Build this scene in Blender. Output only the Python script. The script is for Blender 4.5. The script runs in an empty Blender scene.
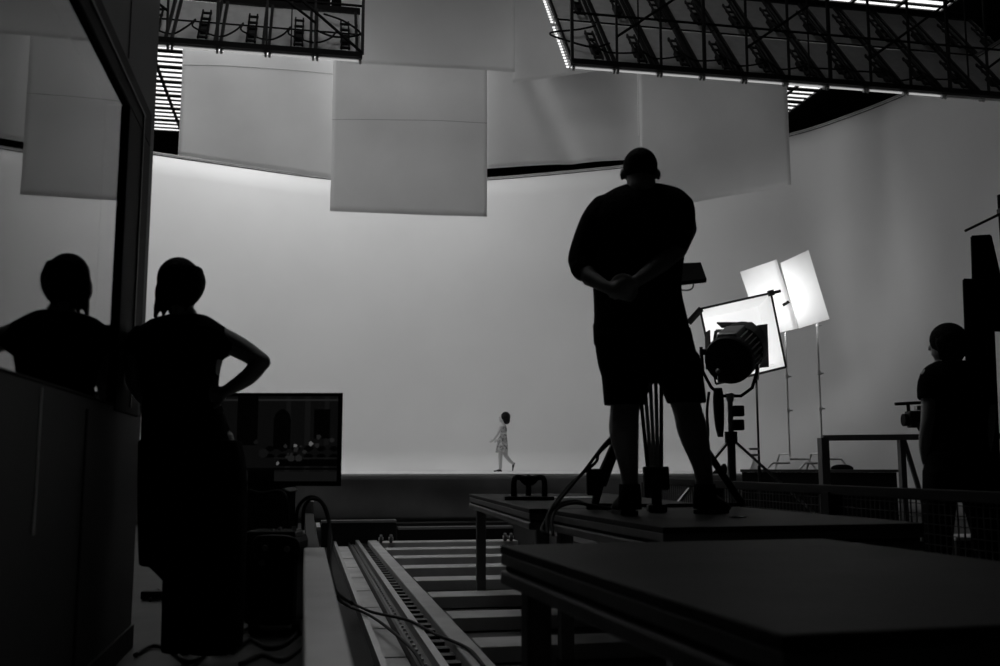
import bpy, math, random
from mathutils import Vector, Matrix
random.seed(7)
SC = bpy.context.scene
COL = SC.collection
PI = math.pi
# ------------------------------------------------------------------ camera, world, lights, exposure
CAM = Vector((0, 0, 0.82)); YAW = math.radians(11.0); PITCH = math.radians(7.46); F = 1000.0
cd = bpy.data.cameras.new('camera'); cam = bpy.data.objects.new('camera', cd); COL.objects.link(cam)
cam.location = CAM; cam.rotation_euler = (PI/2 + PITCH, 0, -YAW)
cd.sensor_width = 36; cd.lens = 36.0; cd.clip_start = 0.05; cd.clip_end = 200
cd.dof.use_dof = True; cd.dof.focus_distance = 9.5; cd.dof.aperture_fstop = 3.2
SC.camera = cam
SC.view_settings.view_transform = 'Standard'; SC.view_settings.look = 'None'
SC.view_settings.exposure = 0.0; SC.view_settings.gamma = 1.0; SC.view_settings.use_curve_mapping = False
W = bpy.data.worlds.new('world'); SC.world = W; W.use_nodes = True
W.node_tree.nodes['Background'].inputs[0].default_value = (.5, .5, .5, 1)
W.node_tree.nodes['Background'].inputs[1].default_value = 0.004
RT = Vector((math.cos(YAW), -math.sin(YAW), 0)); FW = Vector((math.sin(YAW), math.cos(YAW), 0)); UP = Vector((0, 0, 1))
def light(name, kind, loc, aim, power, **k):
    l = bpy.data.lights.new(name, kind); l.energy = power
    for a, v in k.items(): setattr(l, a, v)
    o = bpy.data.objects.new(name, l); COL.objects.link(o); o.location = loc
    o.rotation_euler = (Vector(aim) - Vector(loc)).to_track_quat('-Z', 'Y').to_euler()
    return o
def ray(px, py):
    u, v = (px-500)/F, (333-py)/F
    return RT*u + FW*(math.cos(PITCH)-v*math.sin(PITCH)) + UP*(math.sin(PITCH)+v*math.cos(PITCH))
def V(px, py, D):                       # point at horizontal distance D in front of the camera
    r = ray(px, py); return CAM + r*(D/r.dot(FW))
def PZ(px, py, z):
    r = ray(px, py); return CAM + r*((z-CAM.z)/r.z)
def PX(px, py, x):
    r = ray(px, py); return CAM + r*((x-CAM.x)/r.x)
# rig geometry is needed for its lamps
SL = Vector((0, math.cos(math.radians(50)), math.sin(math.radians(50))))      # the banks lean away from the camera
DN = Vector((0, math.sin(math.radians(50)), -math.cos(math.radians(50))))     # the way the lamps face
RIGR = V(571, 66, 12.5); RIGL = V(362, 60, 12.5)
def rig_light(name, cx, ln, power, sh=1.3):
    p = cx + SL*sh + DN*0.16
    return light(name, 'AREA', p, p+DN*1.0, power, shape='RECTANGLE', size=ln, size_y=2.2)
rig_light('bank_light_right', RIGR + Vector((1.5, 0, 0)), 3.0, 3)
rig_light('bank_light_left', RIGL - Vector((2.6, 0, 0)), 4.0, 27)
light('overhead_stage_light', 'AREA', (-0.4, 18.0, 9.6), (-0.4, 18.6, 0.7), 245, shape='RECTANGLE', size=6.0, size_y=1.6)

# ------------------------------------------------------------------ materials
MC = {}
def lin(c): c /= 255.0; return c/12.92 if c <= .04045 else ((c+.055)/1.055)**2.4
def mat(name, v, rough=.7, metal=0, noise=0, nscale=8, bump=0, spec=.5, bscale=60):
    if name in MC: return MC[name]
    m = bpy.data.materials.new(name); m.use_nodes = True; nt = m.node_tree; b = nt.nodes['Principled BSDF']
    l = lin(v); b.inputs['Base Color'].default_value = (l, l, l, 1); b.inputs['Roughness'].default_value = rough
    b.inputs['Metallic'].default_value = metal; b.inputs['Specular IOR Level'].default_value = spec
    tc = nt.nodes.new('ShaderNodeTexCoord')
    n = nt.nodes.new('ShaderNodeTexNoise'); n.inputs['Scale'].default_value = nscale; n.inputs['Detail'].default_value = 5
    nt.links.new(tc.outputs['Object'], n.inputs['Vector'])
    r = nt.nodes.new('ShaderNodeValToRGB'); a = l*(1-noise); c = min(1, l*(1+noise))
    r.color_ramp.elements[0].position = .3; r.color_ramp.elements[1].position = .7
    r.color_ramp.elements[0].color = (a, a, a, 1); r.color_ramp.elements[1].color = (c, c, c, 1)
    nt.links.new(n.outputs['Fac'], r.inputs['Fac']); nt.links.new(r.outputs['Color'], b.inputs['Base Color'])
    if bump:
        n2 = nt.nodes.new('ShaderNodeTexNoise'); n2.inputs['Scale'].default_value = bscale
        nt.links.new(tc.outputs['Object'], n2.inputs['Vector'])
        bp = nt.nodes.new('ShaderNodeBump'); bp.inputs['Strength'].default_value = bump; bp.inputs['Distance'].default_value = .02
        nt.links.new(n2.outputs['Fac'], bp.inputs['Height']); nt.links.new(bp.outputs['Normal'], b.inputs['Normal'])
    MC[name] = m; return m
def emis(name, v, s=1.0):
    if name in MC: return MC[name]
    m = bpy.data.materials.new(name); m.use_nodes = True; nt = m.node_tree; b = nt.nodes['Principled BSDF']
    l = lin(v); b.inputs['Base Color'].default_value = (.02, .02, .02, 1); b.inputs['Roughness'].default_value = .3
    b.inputs['Emission Color'].default_value = (l, l, l, 1); b.inputs['Emission Strength'].default_value = s
    MC[name] = m; return m
M_cyc = mat('white_plaster', 226, .9, noise=.03, nscale=.6, spec=.1)
M_stage = mat('stage_paint', 238, .75, noise=.04, nscale=2, spec=.2)
M_sheet = mat('muslin', 228, .95, noise=.03, nscale=1.5, spec=.05)
M_black = mat('black_paint', 26, .7, noise=.1, spec=.15)
M_dark = mat('dark_metal', 42, .5, noise=.15, spec=.3)
M_room = mat('dark_wall', 30, .9, noise=.2, nscale=1, spec=.05)
M_floor = mat('floor_paint', 62, .7, noise=.3, nscale=1.6, spec=.2)
M_pit = mat('pit_floor', 112, .8, noise=.2, nscale=2, spec=.2)
M_alu = mat('aluminium', 180, .42, .6, noise=.08)
M_chrome = mat('chrome', 235, .3, .45, noise=.03)
M_plank = mat('grey_plank', 205, .65, noise=.18, nscale=3, spec=.3)
M_deck = mat('worn_plywood', 40, .6, noise=.35, nscale=3, bump=.15, spec=.1)
M_frame = mat('platform_frame', 96, .45, .3, noise=.15)
M_rub = mat('rubber', 24, .7, noise=.05, spec=.3)
M_shirt = mat('dark_shirt', 40, .95, noise=.25, nscale=30, bump=.3, spec=.05)
M_tee = mat('black_cotton', 22, .95, noise=.1, nscale=20, bump=.2, spec=.05)
M_skin = mat('skin', 190, .6, noise=.05, spec=.3)
M_hair = mat('dark_hair', 30, .8, noise=.3, nscale=60, bump=.5, spec=.1)
M_white = mat('white_card', 245, .9, noise=.01, spec=.05)
M_booth = mat('booth_panel', 72, .6, noise=.08, nscale=2, spec=.25)
M_bank = mat('bank_back', 215, .6, noise=.08, spec=.3)
M_drape = mat('stage_drape', 120, .9, noise=.15, nscale=2, spec=.1)
M_tube = emis('lamp_tube', 255, 1.2)
M_fillglow = emis('overhead_fill_glow', 255, 1.7)  # glow for the added ceiling panel out of view
M_tubedim = emis('lamp_tube_edge', 190, .8)
M_sky = emis('skylight_glow', 255, 1.3)
M_hot = emis('lamp_lens_glow', 255, 5)

# ------------------------------------------------------------------ mesh helpers
class MB:
    def __init__(s): s.v = []; s.f = []; s.mi = []
    def add(s, vs, fs, mi=0):
        o = len(s.v); s.v += [Vector(p) for p in vs]; s.f += [tuple(i+o for i in f) for f in fs]; s.mi += [mi]*len(fs); return s
    def hexa(s, b, t):
        n = len(b); fs = [tuple(reversed(range(n))), tuple(range(n, 2*n))]
        fs += [(i, (i+1) % n, n+(i+1) % n, n+i) for i in range(n)]
        return s.add(list(b)+list(t), fs)
    def box(s, c, d, X=Vector((1, 0, 0)), Y=Vector((0, 1, 0)), Z=None):
        c = Vector(c); X = Vector(X).normalized(); Y = Vector(Y).normalized(); Z = X.cross(Y).normalized() if Z is None else Z
        x, y, z = d[0]/2, d[1]/2, d[2]/2; q = [(-x, -y), (x, -y), (x, y), (-x, y)]
        return s.hexa([c+X*a+Y*b-Z*z for a, b in q], [c+X*a+Y*b+Z*z for a, b in q])
    def ab(s, x0, x1, y0, y1, z0, z1): return s.box(((x0+x1)/2, (y0+y1)/2, (z0+z1)/2), (abs(x1-x0), abs(y1-y0), abs(z1-z0)))
    def bar(s, p, q, w, h=None, up=UP):
        p, q = Vector(p), Vector(q); h = h or w; d = (q-p); L = d.length; d.normalize()
        x = d.cross(up)
        if x.length < 1e-3: x = d.cross(Vector((0, 1, 0)))
        x.normalize(); return s.box((p+q)/2, (w, L, h), x, d)
    def rings(s, R, caps=True, closed=True):
        n = len(R[0]); vs = [p for r in R for p in r]; fs = []
        for i in range(len(R)-1):
            for j in range(n if closed else n-1):
                k = (j+1) % n; fs.append((i*n+j, i*n+k, (i+1)*n+k, (i+1)*n+j))
        if caps: fs += [tuple(reversed(range(n))), tuple(range((len(R)-1)*n, len(R)*n))]
        return s.add(vs, fs)
    def tube(s, pts, rad, n=8, smooth=0, round_=False, flat=1.0, side=None):
        pts = [Vector(p) for p in pts]
        if smooth: pts, rad = crom(pts, rad, smooth)
        if not isinstance(rad, (list, tuple)): rad = [rad]*len(pts)
        if round_:
            d0 = (pts[0]-pts[1]).normalized(); d1 = (pts[-1]-pts[-2]).normalized()
            P = []; Q = []
            for a in (80, 55, 28): P.append(pts[0]+d0*rad[0]*math.sin(math.radians(a))); Q.append(rad[0]*math.cos(math.radians(a)))
            P += pts; Q += rad
            for a in (28, 55, 80): P.append(pts[-1]+d1*rad[-1]*math.sin(math.radians(a))); Q.append(rad[-1]*math.cos(math.radians(a)))
            pts, rad = P, Q
        R = []; pu = None
        for i, p in enumerate(pts):
            t = (pts[min(i+1, len(pts)-1)]-pts[max(i-1, 0)]).normalized()
            if pu is None:
                pu = side.copy() if side is not None else (UP if abs(t.z) < .9 else Vector((1, 0, 0)))
            u = pu - t*pu.dot(t); u.normalize(); w = t.cross(u); pu = u
            R.append([p + (u*math.cos(2*PI*j/n) + w*math.sin(2*PI*j/n)*flat)*rad[i] for j in range(n)])
        return s.rings(R)
    def lathe(s, o, ax, prof, n=20):
        o = Vector(o); ax = Vector(ax).normalized(); u = ax.orthogonal().normalized(); w = ax.cross(u)
        return s.rings([[o+ax*h+(u*math.cos(2*PI*j/n)+w*math.sin(2*PI*j/n))*max(r, 1e-4) for j in range(n)] for h, r in prof])
    def ell(s, c, r, X=None, Y=None, Z=None, n=16, m=10):
        X = X or RT; Y = Y or FW; Z = Z or UP; c = Vector(c)
        R = []
        for i in range(m+1):
            a = -PI/2 + PI*(i+.04)/(m+.08); R.append([c+X*(r[0]*math.cos(a)*math.cos(2*PI*j/n))+Y*(r[1]*math.cos(a)*math.sin(2*PI*j/n))+Z*(r[2]*math.sin(a)) for j in range(n)])
        return s.rings(R)
    def sect(s, secs, n=24, p=2.3, sub=3):
        """stack of horizontal super-ellipses: (left px, right px, y px, distance, half depth)"""
        S = []
        for l, r, y, D, rd in secs: 
            a, b = V(l, y, D), V(r, y, D); S.append((a.x, a.y, a.z, b.x, b.y, b.z, rd))
        if sub: S = crn(S, sub)
        R = []
        for a in S:
            A, B, rd = Vector(a[:3]), Vector(a[3:6]), a[6]; c = (A+B)/2; h = (B-A)/2; ring = []
            for j in range(n):
                t = 2*PI*j/n; cc, ss = math.cos(t), math.sin(t)
                ring.append(c + h*(math.copysign(abs(cc)**(2/p), cc)) + FW*(rd*math.copysign(abs(ss)**(2/p), ss)))
            R.append(ring)
        return s.rings(R)
    def grid(s, fn, nu, nv, mi=None):
        vs = [fn(i/nu, j/nv) for j in range(nv+1) for i in range(nu+1)]; o = len(s.v); s.v += [Vector(p) for p in vs]
        for j in range(nv):
            for i in range(nu):
                a = o+j*(nu+1)+i; s.f.append((a, a+1, a+nu+2, a+nu+1)); s.mi.append(mi((i+.5)/nu, (j+.5)/nv) if mi else 0)
        return s
    def build(s, name, m, parent=None, smooth=False, bevel=0, solid=0):
        me = bpy.data.meshes.new(name); off = parent_loc(parent)
        me.from_pydata([p-off for p in s.v], [], s.f)
        for mm in (m if isinstance(m, list) else [m]): me.materials.append(mm)
        for p, i in zip(me.polygons, s.mi): p.material_index = i
        me.validate(); me.update()
        import bmesh
        b = bmesh.new(); b.from_mesh(me); bmesh.ops.recalc_face_normals(b, faces=b.faces); b.to_mesh(me); b.free()
        if smooth:
            for p in me.polygons: p.use_smooth = True
        o = bpy.data.objects.new(name, me); COL.objects.link(o); o.parent = parent
        if solid:
            md = o.modifiers.new('solid', 'SOLIDIFY'); md.thickness = solid; md.offset = 0
        if bevel:
            md = o.modifiers.new('bevel', 'BEVEL'); md.width = bevel; md.segments = 2; md.limit_method = 'ANGLE'
        return o
    def fuse(s, name, m, parent=None, voxel=.008, sm=4):
        tmp = s.build(name+'_tmp', m, None); r = tmp.modifiers.new('r', 'REMESH'); r.mode = 'VOXEL'; r.voxel_size = voxel
        if sm: q = tmp.modifiers.new('s', 'SMOOTH'); q.iterations = sm; q.factor = .5
        dg = bpy.context.evaluated_depsgraph_get(); dg.update()
        me = bpy.data.meshes.new_from_object(tmp.evaluated_get(dg)); me.name = name
        bpy.data.objects.remove(tmp, do_unlink=True)
        me.transform(Matrix.Translation(-parent_loc(parent)))
        me.materials.clear(); me.materials.append(m)
        for p in me.polygons: p.use_smooth = True; p.material_index = 0
        o = bpy.data.objects.new(name, me); COL.objects.link(o); o.parent = parent; return o
def parent_loc(p):
    v = Vector((0, 0, 0))
    while p is not None: v = v + p.location; p = p.parent
    return v
def crn(S, sub):
    out = []; n = len(S)
    for i in range(n-1):
        p0, p1, p2, p3 = S[max(i-1, 0)], S[i], S[i+1], S[min(i+2, n-1)]
        for k in range(sub):
            t = k/sub
            out.append(tuple(.5*(2*b+(-a+c)*t+(2*a-5*b+4*c-d)*t*t+(-a+3*b-3*c+d)*t**3) for a, b, c, d in zip(p0, p1, p2, p3)))
    out.append(tuple(S[-1])); return out
def crom(pts, rad, sub):
    if not isinstance(rad, (list, tuple)): rad = [rad]*len(pts)
    S = crn([(p.x, p.y, p.z, r) for p, r in zip(pts, rad)], sub)
    return [Vector(a[:3]) for a in S], [a[3] for a in S]
def tag(o, label, cat, group=None, kind=None):
    o['label'] = label; o['category'] = cat
    if group: o['group'] = group
    if kind: o['kind'] = kind
    return o
def thing(name, loc, label, cat, group=None):
    o = bpy.data.objects.new(name, None); COL.objects.link(o); o.location = Vector(loc); o.empty_display_size = .1
    return tag(o, label, cat, group)
def struct(name, mb, m, **k):
    o = mb.build(name, m, None, **k); o['kind'] = 'structure'; return o
def dup(root, loc, label=None):
    def cp(o, par):
        c = o.copy(); COL.objects.link(c); c.parent = par
        for ch in o.children: cp(ch, c)
        return c
    r = cp(root, None); r.location = loc
    if label: r['label'] = label
    return r
def cable(name, pts, r, label, group=None, m=None, sub=8):
    o = MB().tube(pts, r, 6, smooth=sub).build(name, m or M_rub, None, smooth=True); return tag(o, label, 'cable', group)

# ------------------------------------------------------------------ room shell
PX0, PX1, PY0, PY1, PZF = 0.12, 2.86, -0.6, 14.15, -0.30     # the pit
XL, XR, YB, YF, ZC = -13.0, 20.0, -5.0, 37.0, 11.5
fl = MB()
fl.ab(XL, PX0, YB, YF, -.4, 0).ab(PX1, XR, YB, YF, -.4, 0).ab(PX0, PX1, YB, PY0, -.4, 0).ab(PX0, PX1, PY1, YF, -.4, 0)
struct('floor', fl, M_floor)
struct('trim_1', MB().ab(PX0, PX1, PY0, PY1, PZF-.1, PZF), M_pit)
struct('ceiling', MB().ab(XL, XR, YB, YF, ZC, ZC+.2), M_room)
struct('wall_back', MB().ab(XL, XR, YF, YF+.2, -.4, ZC+.2), M_room)
struct('wall_front', MB().ab(XL, XR, YB-.2, YB, -.4, ZC+.2), M_room)
struct('wall_right', MB().ab(XR, XR+.2, YB, YF, -.4, ZC+.2), M_room)
struct('wall_far_left', MB().ab(XL-.2, XL, YB, YF, -.4, ZC+.2), M_room)
# skylights seen above the cyclorama: louvred, daylight behind
def skylight(n, x0, x1, y0, y1, ns, tilt=0):
    o = struct('window_%d' % n, MB().ab(x0, x1, y0, y1, ZC-.06, ZC-.02), M_sky)
    fr = MB()
    for i in range(ns+1):
        y = y0+(y1-y0)*i/ns; w = .05 if i % 3 else .10
        fr.ab(x0, x1, y-w, y+w, ZC-.10, ZC-.07)
    for i in range(0, 7): 
        x = x0+(x1-x0)*i/6; fr.ab(x-.04, x+.04, y0, y1, ZC-.12, ZC-.07)
    c = fr.build('louvre', M_dark, o); return o
skylight(1, -8, -2.2, 21.5, 32.5, 30)
struct('window_4', MB().ab(-3.0, 1.5, 7.0, 11.0, ZC-.06, ZC-.02), M_fillglow)  # added glowing panel, out of view, brightens the backs of the lamp banks
q1, q2 = PZ(790, 104, ZC), PZ(832, 90, ZC); print('sky', q1, q2, PZ(845, 5, ZC), PZ(985, 10, ZC))
skylight(2, 9.5, 14.2, 24.3, 30.0, 18)
skylight(5, 7.5, 14.5, 15.5, 23.5, 26)

# cyclorama, its plan taken from the curve of its top edge
ZT = 6.95
top = [(-60, 98), (20, 126), (90, 143), (152, 153), (240, 166), (330, 178), (420, 182), (500, 178), (600, 169), (640, 164), (700, 153), (790, 135), (850, 116), (910, 92), (960, 66), (1010, 36), (1080, -20)]
cp = [PZ(x, y, ZT) for x, y in top]
sp = crn([(p.x, p.y) for p in cp], 6)
NS = len(sp)
def cyc_pt(i, z, off=0):
    i = max(0, min(NS-1, i)); a, b = sp[max(0, i-1)], sp[min(NS-1, i+1)]
    t = Vector((b[0]-a[0], b[1]-a[1], 0)).normalized(); n = Vector((t.y, -t.x, 0))      # towards the camera side
    return Vector((sp[i][0], sp[i][1], z)) + n*off
ZS = .674; RC = .42
prof = [(ZT, 0)] + [(ZT-(ZT-.0)*k/16, 0) for k in range(1, 17)]
cy = MB(); cy.rings([[cyc_pt(i, z, o) for i in range(NS)] for z, o in prof], caps=False, closed=False)
cyo = struct('wall_cyclorama', cy, M_cyc, smooth=True, solid=.08)
tr = MB(); 
tr.rings([[cyc_pt(i, z, o) for i in range(NS)] for z, o in ((ZT-.01, .045), (ZT-.01, .055), (ZT+.02, .055), (ZT+.02, -.05), (ZT-.01, -.05), (ZT-.01, .045))], caps=False, closed=False)
tr.build('rim', mat('rim', 150, .8), cyo, smooth=False)
g2 = MB(); g2.rings([[cyc_pt(i, z, o) for i in range(NS)] for z, o in ((ZT-.045, .045), (ZT-.045, .05), (ZT-.03, .05), (ZT-.03, .045))], caps=False, closed=False); g2.build('rim_groove', M_dark, cyo)
# stage: floor slab with cove against the cyclorama, dark drape on its front
SY = 14.6
idx = [i for i in range(NS) if -9 < sp[i][0] < 11.5]
i1 = max(i for i in idx)
SXR = V(893, 470, 14.0).x
st = MB(); front = [(-9, SY), (SXR, SY)]
pol = [Vector((x, y, ZS)) for x, y in front]
back = [cyc_pt(i, ZS, -.02) for i in range(NS) if -8.5 < sp[i][0] < SXR+.5]
pol = pol + list(reversed(back))
st.hexa([p-UP*.03 for p in pol], pol)
struct('floor_stage', st, M_stage)
cv = MB(); ci = [i for i in range(NS) if -8.5 < sp[i][0] < SXR+.3]
cvp = [(ZS+RC+.15, .046), (ZS+RC+.05, .046)] + [(ZS+RC*(1-math.cos(a)), RC*(1-math.sin(a))+.046) for a in [PI/2*k/16 for k in range(16, -1, -1)]]
cv.rings([[cyc_pt(i, z+.004, o) for i in ci] for z, o in cvp], caps=False, closed=False)
struct('trim_2', cv, M_cyc, smooth=True)
def drape(u, v):
    x = -9+(SXR+9)*u; z = (ZS-.035)*(v)
    return Vector((x, SY-.03-.03*math.sin(x*2.3)-.02*math.sin(x*5.1+z*4)-.02*math.sin(z*9+x), z+.01))
dr = MB().grid(drape, 160, 10).build('stage_drape', M_drape, None, smooth=True, solid=.01)
tag(dr, 'dark grey cloth skirt hanging along the front of the raised white stage', 'drape')
st2 = MB().ab(-9, SXR, SY+.05, SY+.2, 0, ZS-.03); struct('trim_3', st2, M_black)

# low dark barrier in front of the right side of the stage
a, b = V(742, 470, 13.6), V(895, 469, 13.2); zt = .74
t = thing('low_barrier', ((a.x+b.x)/2, (a.y+b.y)/2, 0), 'long low black barrier wall along the right front of the stage', 'barrier')
d = (b-a); d.z = 0; d.normalize(); A = Vector((a.x, a.y, 0)); B = Vector((b.x, b.y, 0)); ny = UP.cross(d)
MB().box((A+B)/2+UP*(zt/2-.01), ((B-A).length, .2, zt-.04), d, ny).build('panel', M_black, t)
MB().box((A+B)/2+UP*(zt-.01), ((B-A).length+.04, .26, .035), d, ny).build('cap', mat('barrier_cap', 70, .6), t)

# ------------------------------------------------------------------ booth on the left: wall with window
XW = -.75
sill = PX(120, 405, XW).z; head = PX(132, 112, XW).z; yg0 = .2; yg1 = PX(119, 300, XW).y; yp1 = PX(142, 300, XW).y; ye = PX(151, 200, XW).y
zb = 5.2
wl = MB()
wl.ab(XW-.12, XW, yg0-3, ye, 0, sill-.012)             # below the sill
wl.ab(XW-.12, XW, yg0-3, ye, head+.16, zb)           # above the window
wl.ab(XW-.12, XW, yp1, ye, sill-.03, head+.16)
wl.ab(XW-.12, XW, yg0-3, yg0, sill-.03, head+.16)
wall_left = struct('wall_left', wl, M_booth)
gm = MB()
for px in (83,):
    y = PX(px, 480, XW).y; gm.ab(XW-.002, XW+.004, y-.012, y+.012, .03, sill-.05)
gm.build('seam', M_black, wall_left)
MB().ab(XW-.002, XW+.012, yg0-3, ye, 0, .1).build('skirting', M_black, wall_left)
y = PX(36, 480, XW).y; MB().ab(XW, XW+.002, y-.012, y+.012, .62, sill-.02).build('joint_strip', M_white, wall_left)
y = PX(150, 30, XW).y; MB().ab(XW-.002, XW+.003, PX(130, 30, XW).y-.008, PX(130, 30, XW).y, head+.18, zb).build('seam', M_black, wall_left)
wi = struct('window_3', MB().ab(XW-.022, XW-.012, yg0, yg1, sill, head), None or mat('x', 0)) 
wi.data.materials.clear()
g = bpy.data.materials.new('glass'); g.use_nodes = True; nt = g.node_tree; bs = nt.nodes['Principled BSDF']
bs.inputs['Base Color'].default_value = (.8, .8, .8, 1); bs.inputs['Transmission Weight'].default_value = 1; bs.inputs['Roughness'].default_value = .01; bs.inputs['IOR'].default_value = 1.52
wi.data.materials.append(g)
fr = MB(); 
fr.ab(XW-.1, XW+.006, yg0, yp1, head, head+.16); fr.ab(XW-.1, XW+.006, yg1, yp1, sill-.03, head); fr.ab(XW-.1, XW+.003, yg0, yp1, sill-.012, sill)
fr.build('window_frame', mat('window_frame_black', 12, .7, spec=.1), wi, bevel=.006)
fr2 = MB(); fr2.ab(XW+.006, XW+.012, yg0, yp1-.2, head+.07, head+.085); fr2.ab(XW+.006, XW+.012, yp1-.24, yp1-.22, sill, head+.08)
fr2.build('window_bead', M_dark, wi)
bo = MB(); XB = -4.2
bo.ab(XB-.1, XB, -2.8, ye, 0, zb).ab(XB, XW-.12, -2.9, -2.8, 0, zb).ab(XB, XW-.12, ye-.12, ye, 0, zb).ab(XB, XW, -2.8, ye, zb, zb+.1)
struct('wall_booth', bo, M_black)
print('booth', sill, head, yg1, yp1, ye)

# ------------------------------------------------------------------ overhead sheets of muslin
def sheet(corners, D, label, zup=None, seams=(), seed=0, fold=0):
    """corners: bl, br in px at distances D=(left,right); top in px y"""
    (xl, yl), (xr, yr), yt = corners; a, b = V(xl, yl, D[0]), V(xr, yr, D[1]); rnd = random.Random(seed)
    ta, tb = V(xl, yt[0], D[0]), V(xr, yt[1], D[1])
    w = (b-a).length
    dd = (b-a); dd.z = 0; n = UP.cross(dd.normalized())
    ph = [rnd.uniform(0, 6) for _ in range(4)]
    def fn(u, v):
        lo = a.lerp(b, u); hi = ta.lerp(tb, u)
        p = lo.lerp(hi, v); p.x = lo.x+(hi.x-lo.x)*0; p.y = lo.y
        z = p.z
        o = .018*math.sin(u*5+ph[0]+v*2)+.012*math.sin(v*7+ph[1])+.01*math.sin(u*11+v*6+ph[2])
        if fold: o += .07*math.exp(-((u-.12-.42*(1-v))/.07)**2)*(1-v*.3)
        return p+n*o
    root = thing('hanging_sheet', ((a.x+b.x)/2, (a.y+b.y)/2, min(a.z, b.z)), label, 'sheet')
    MB().grid(fn, 36, 30).build('cloth', M_sheet, root, smooth=True, solid=.006)
    for k, s in enumerate(seams):
        MB().tube([fn(i/20, s+.006*math.sin(i*.2+k))-n*.002 for i in range(21)], .006, 5).build('seam', mat('sheet_seam', 170, .95), root)
    MB().tube([fn(0, 1), fn(1, 1)], .03, 8).build('batten', M_dark, root)
    for u in (.06, .94):
        p = fn(u, 1); MB().tube([p, Vector((p.x, p.y, ZC))], .008, 5).build('hanging_wire', M_dark, root)
    MB().tube([fn(i/20, 0) for i in range(21)], .007, 5).build('hem', M_sheet, root)
    return root
sheet(((178, 155), (336, 180), (10, 10)), (17.2, 17.4), 'pale hanging sheet at far left, above the left end of the cyclorama', seams=(.62,), seed=1)
sheet(((330, 211), (487, 217), (30, 30)), (17.0, 16.9), 'large central hanging sheet reaching lowest over the cyclorama', seams=(.5, .96), seed=2)
sheet(((340, 62), (515, 72), (-70, -70)), (15.6, 15.5), 'nearest hanging sheet cut by the top of the picture', seed=3)
sheet(((484, 168), (646, 158.5), (20, 10)), (17.5, 17.4), 'hanging sheet with a diagonal fold, over the black gap above the cyclorama', seed=4, fold=1)
sheet(((641, 212), (791, 185), (30, 20)), (17.2, 16.6), 'hanging sheet behind the standing man, its bottom edge rising to the right', seed=5)
sheet(((513, 83), (600, 70), (-60, -60)), (16.6, 16.4), 'narrow hanging sheet cut off by the toothed edge of the right lamp rig', seed=6)
ch = MB()
p0, p1 = V(637, 30, 16.4), V(638.5, 135, 16.4)
for i in range(46):
    p = p0.lerp(p1, i/45); ch.ell(p, (.013, .013, .02), n=6, m=4)
ch.tube([p0+UP*3.0, p1], .0035, 5)
tag(ch.build('bead_chain', M_white, None), 'thin bright bead chain dangling in front of the hanging sheets', 'chain')

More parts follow.
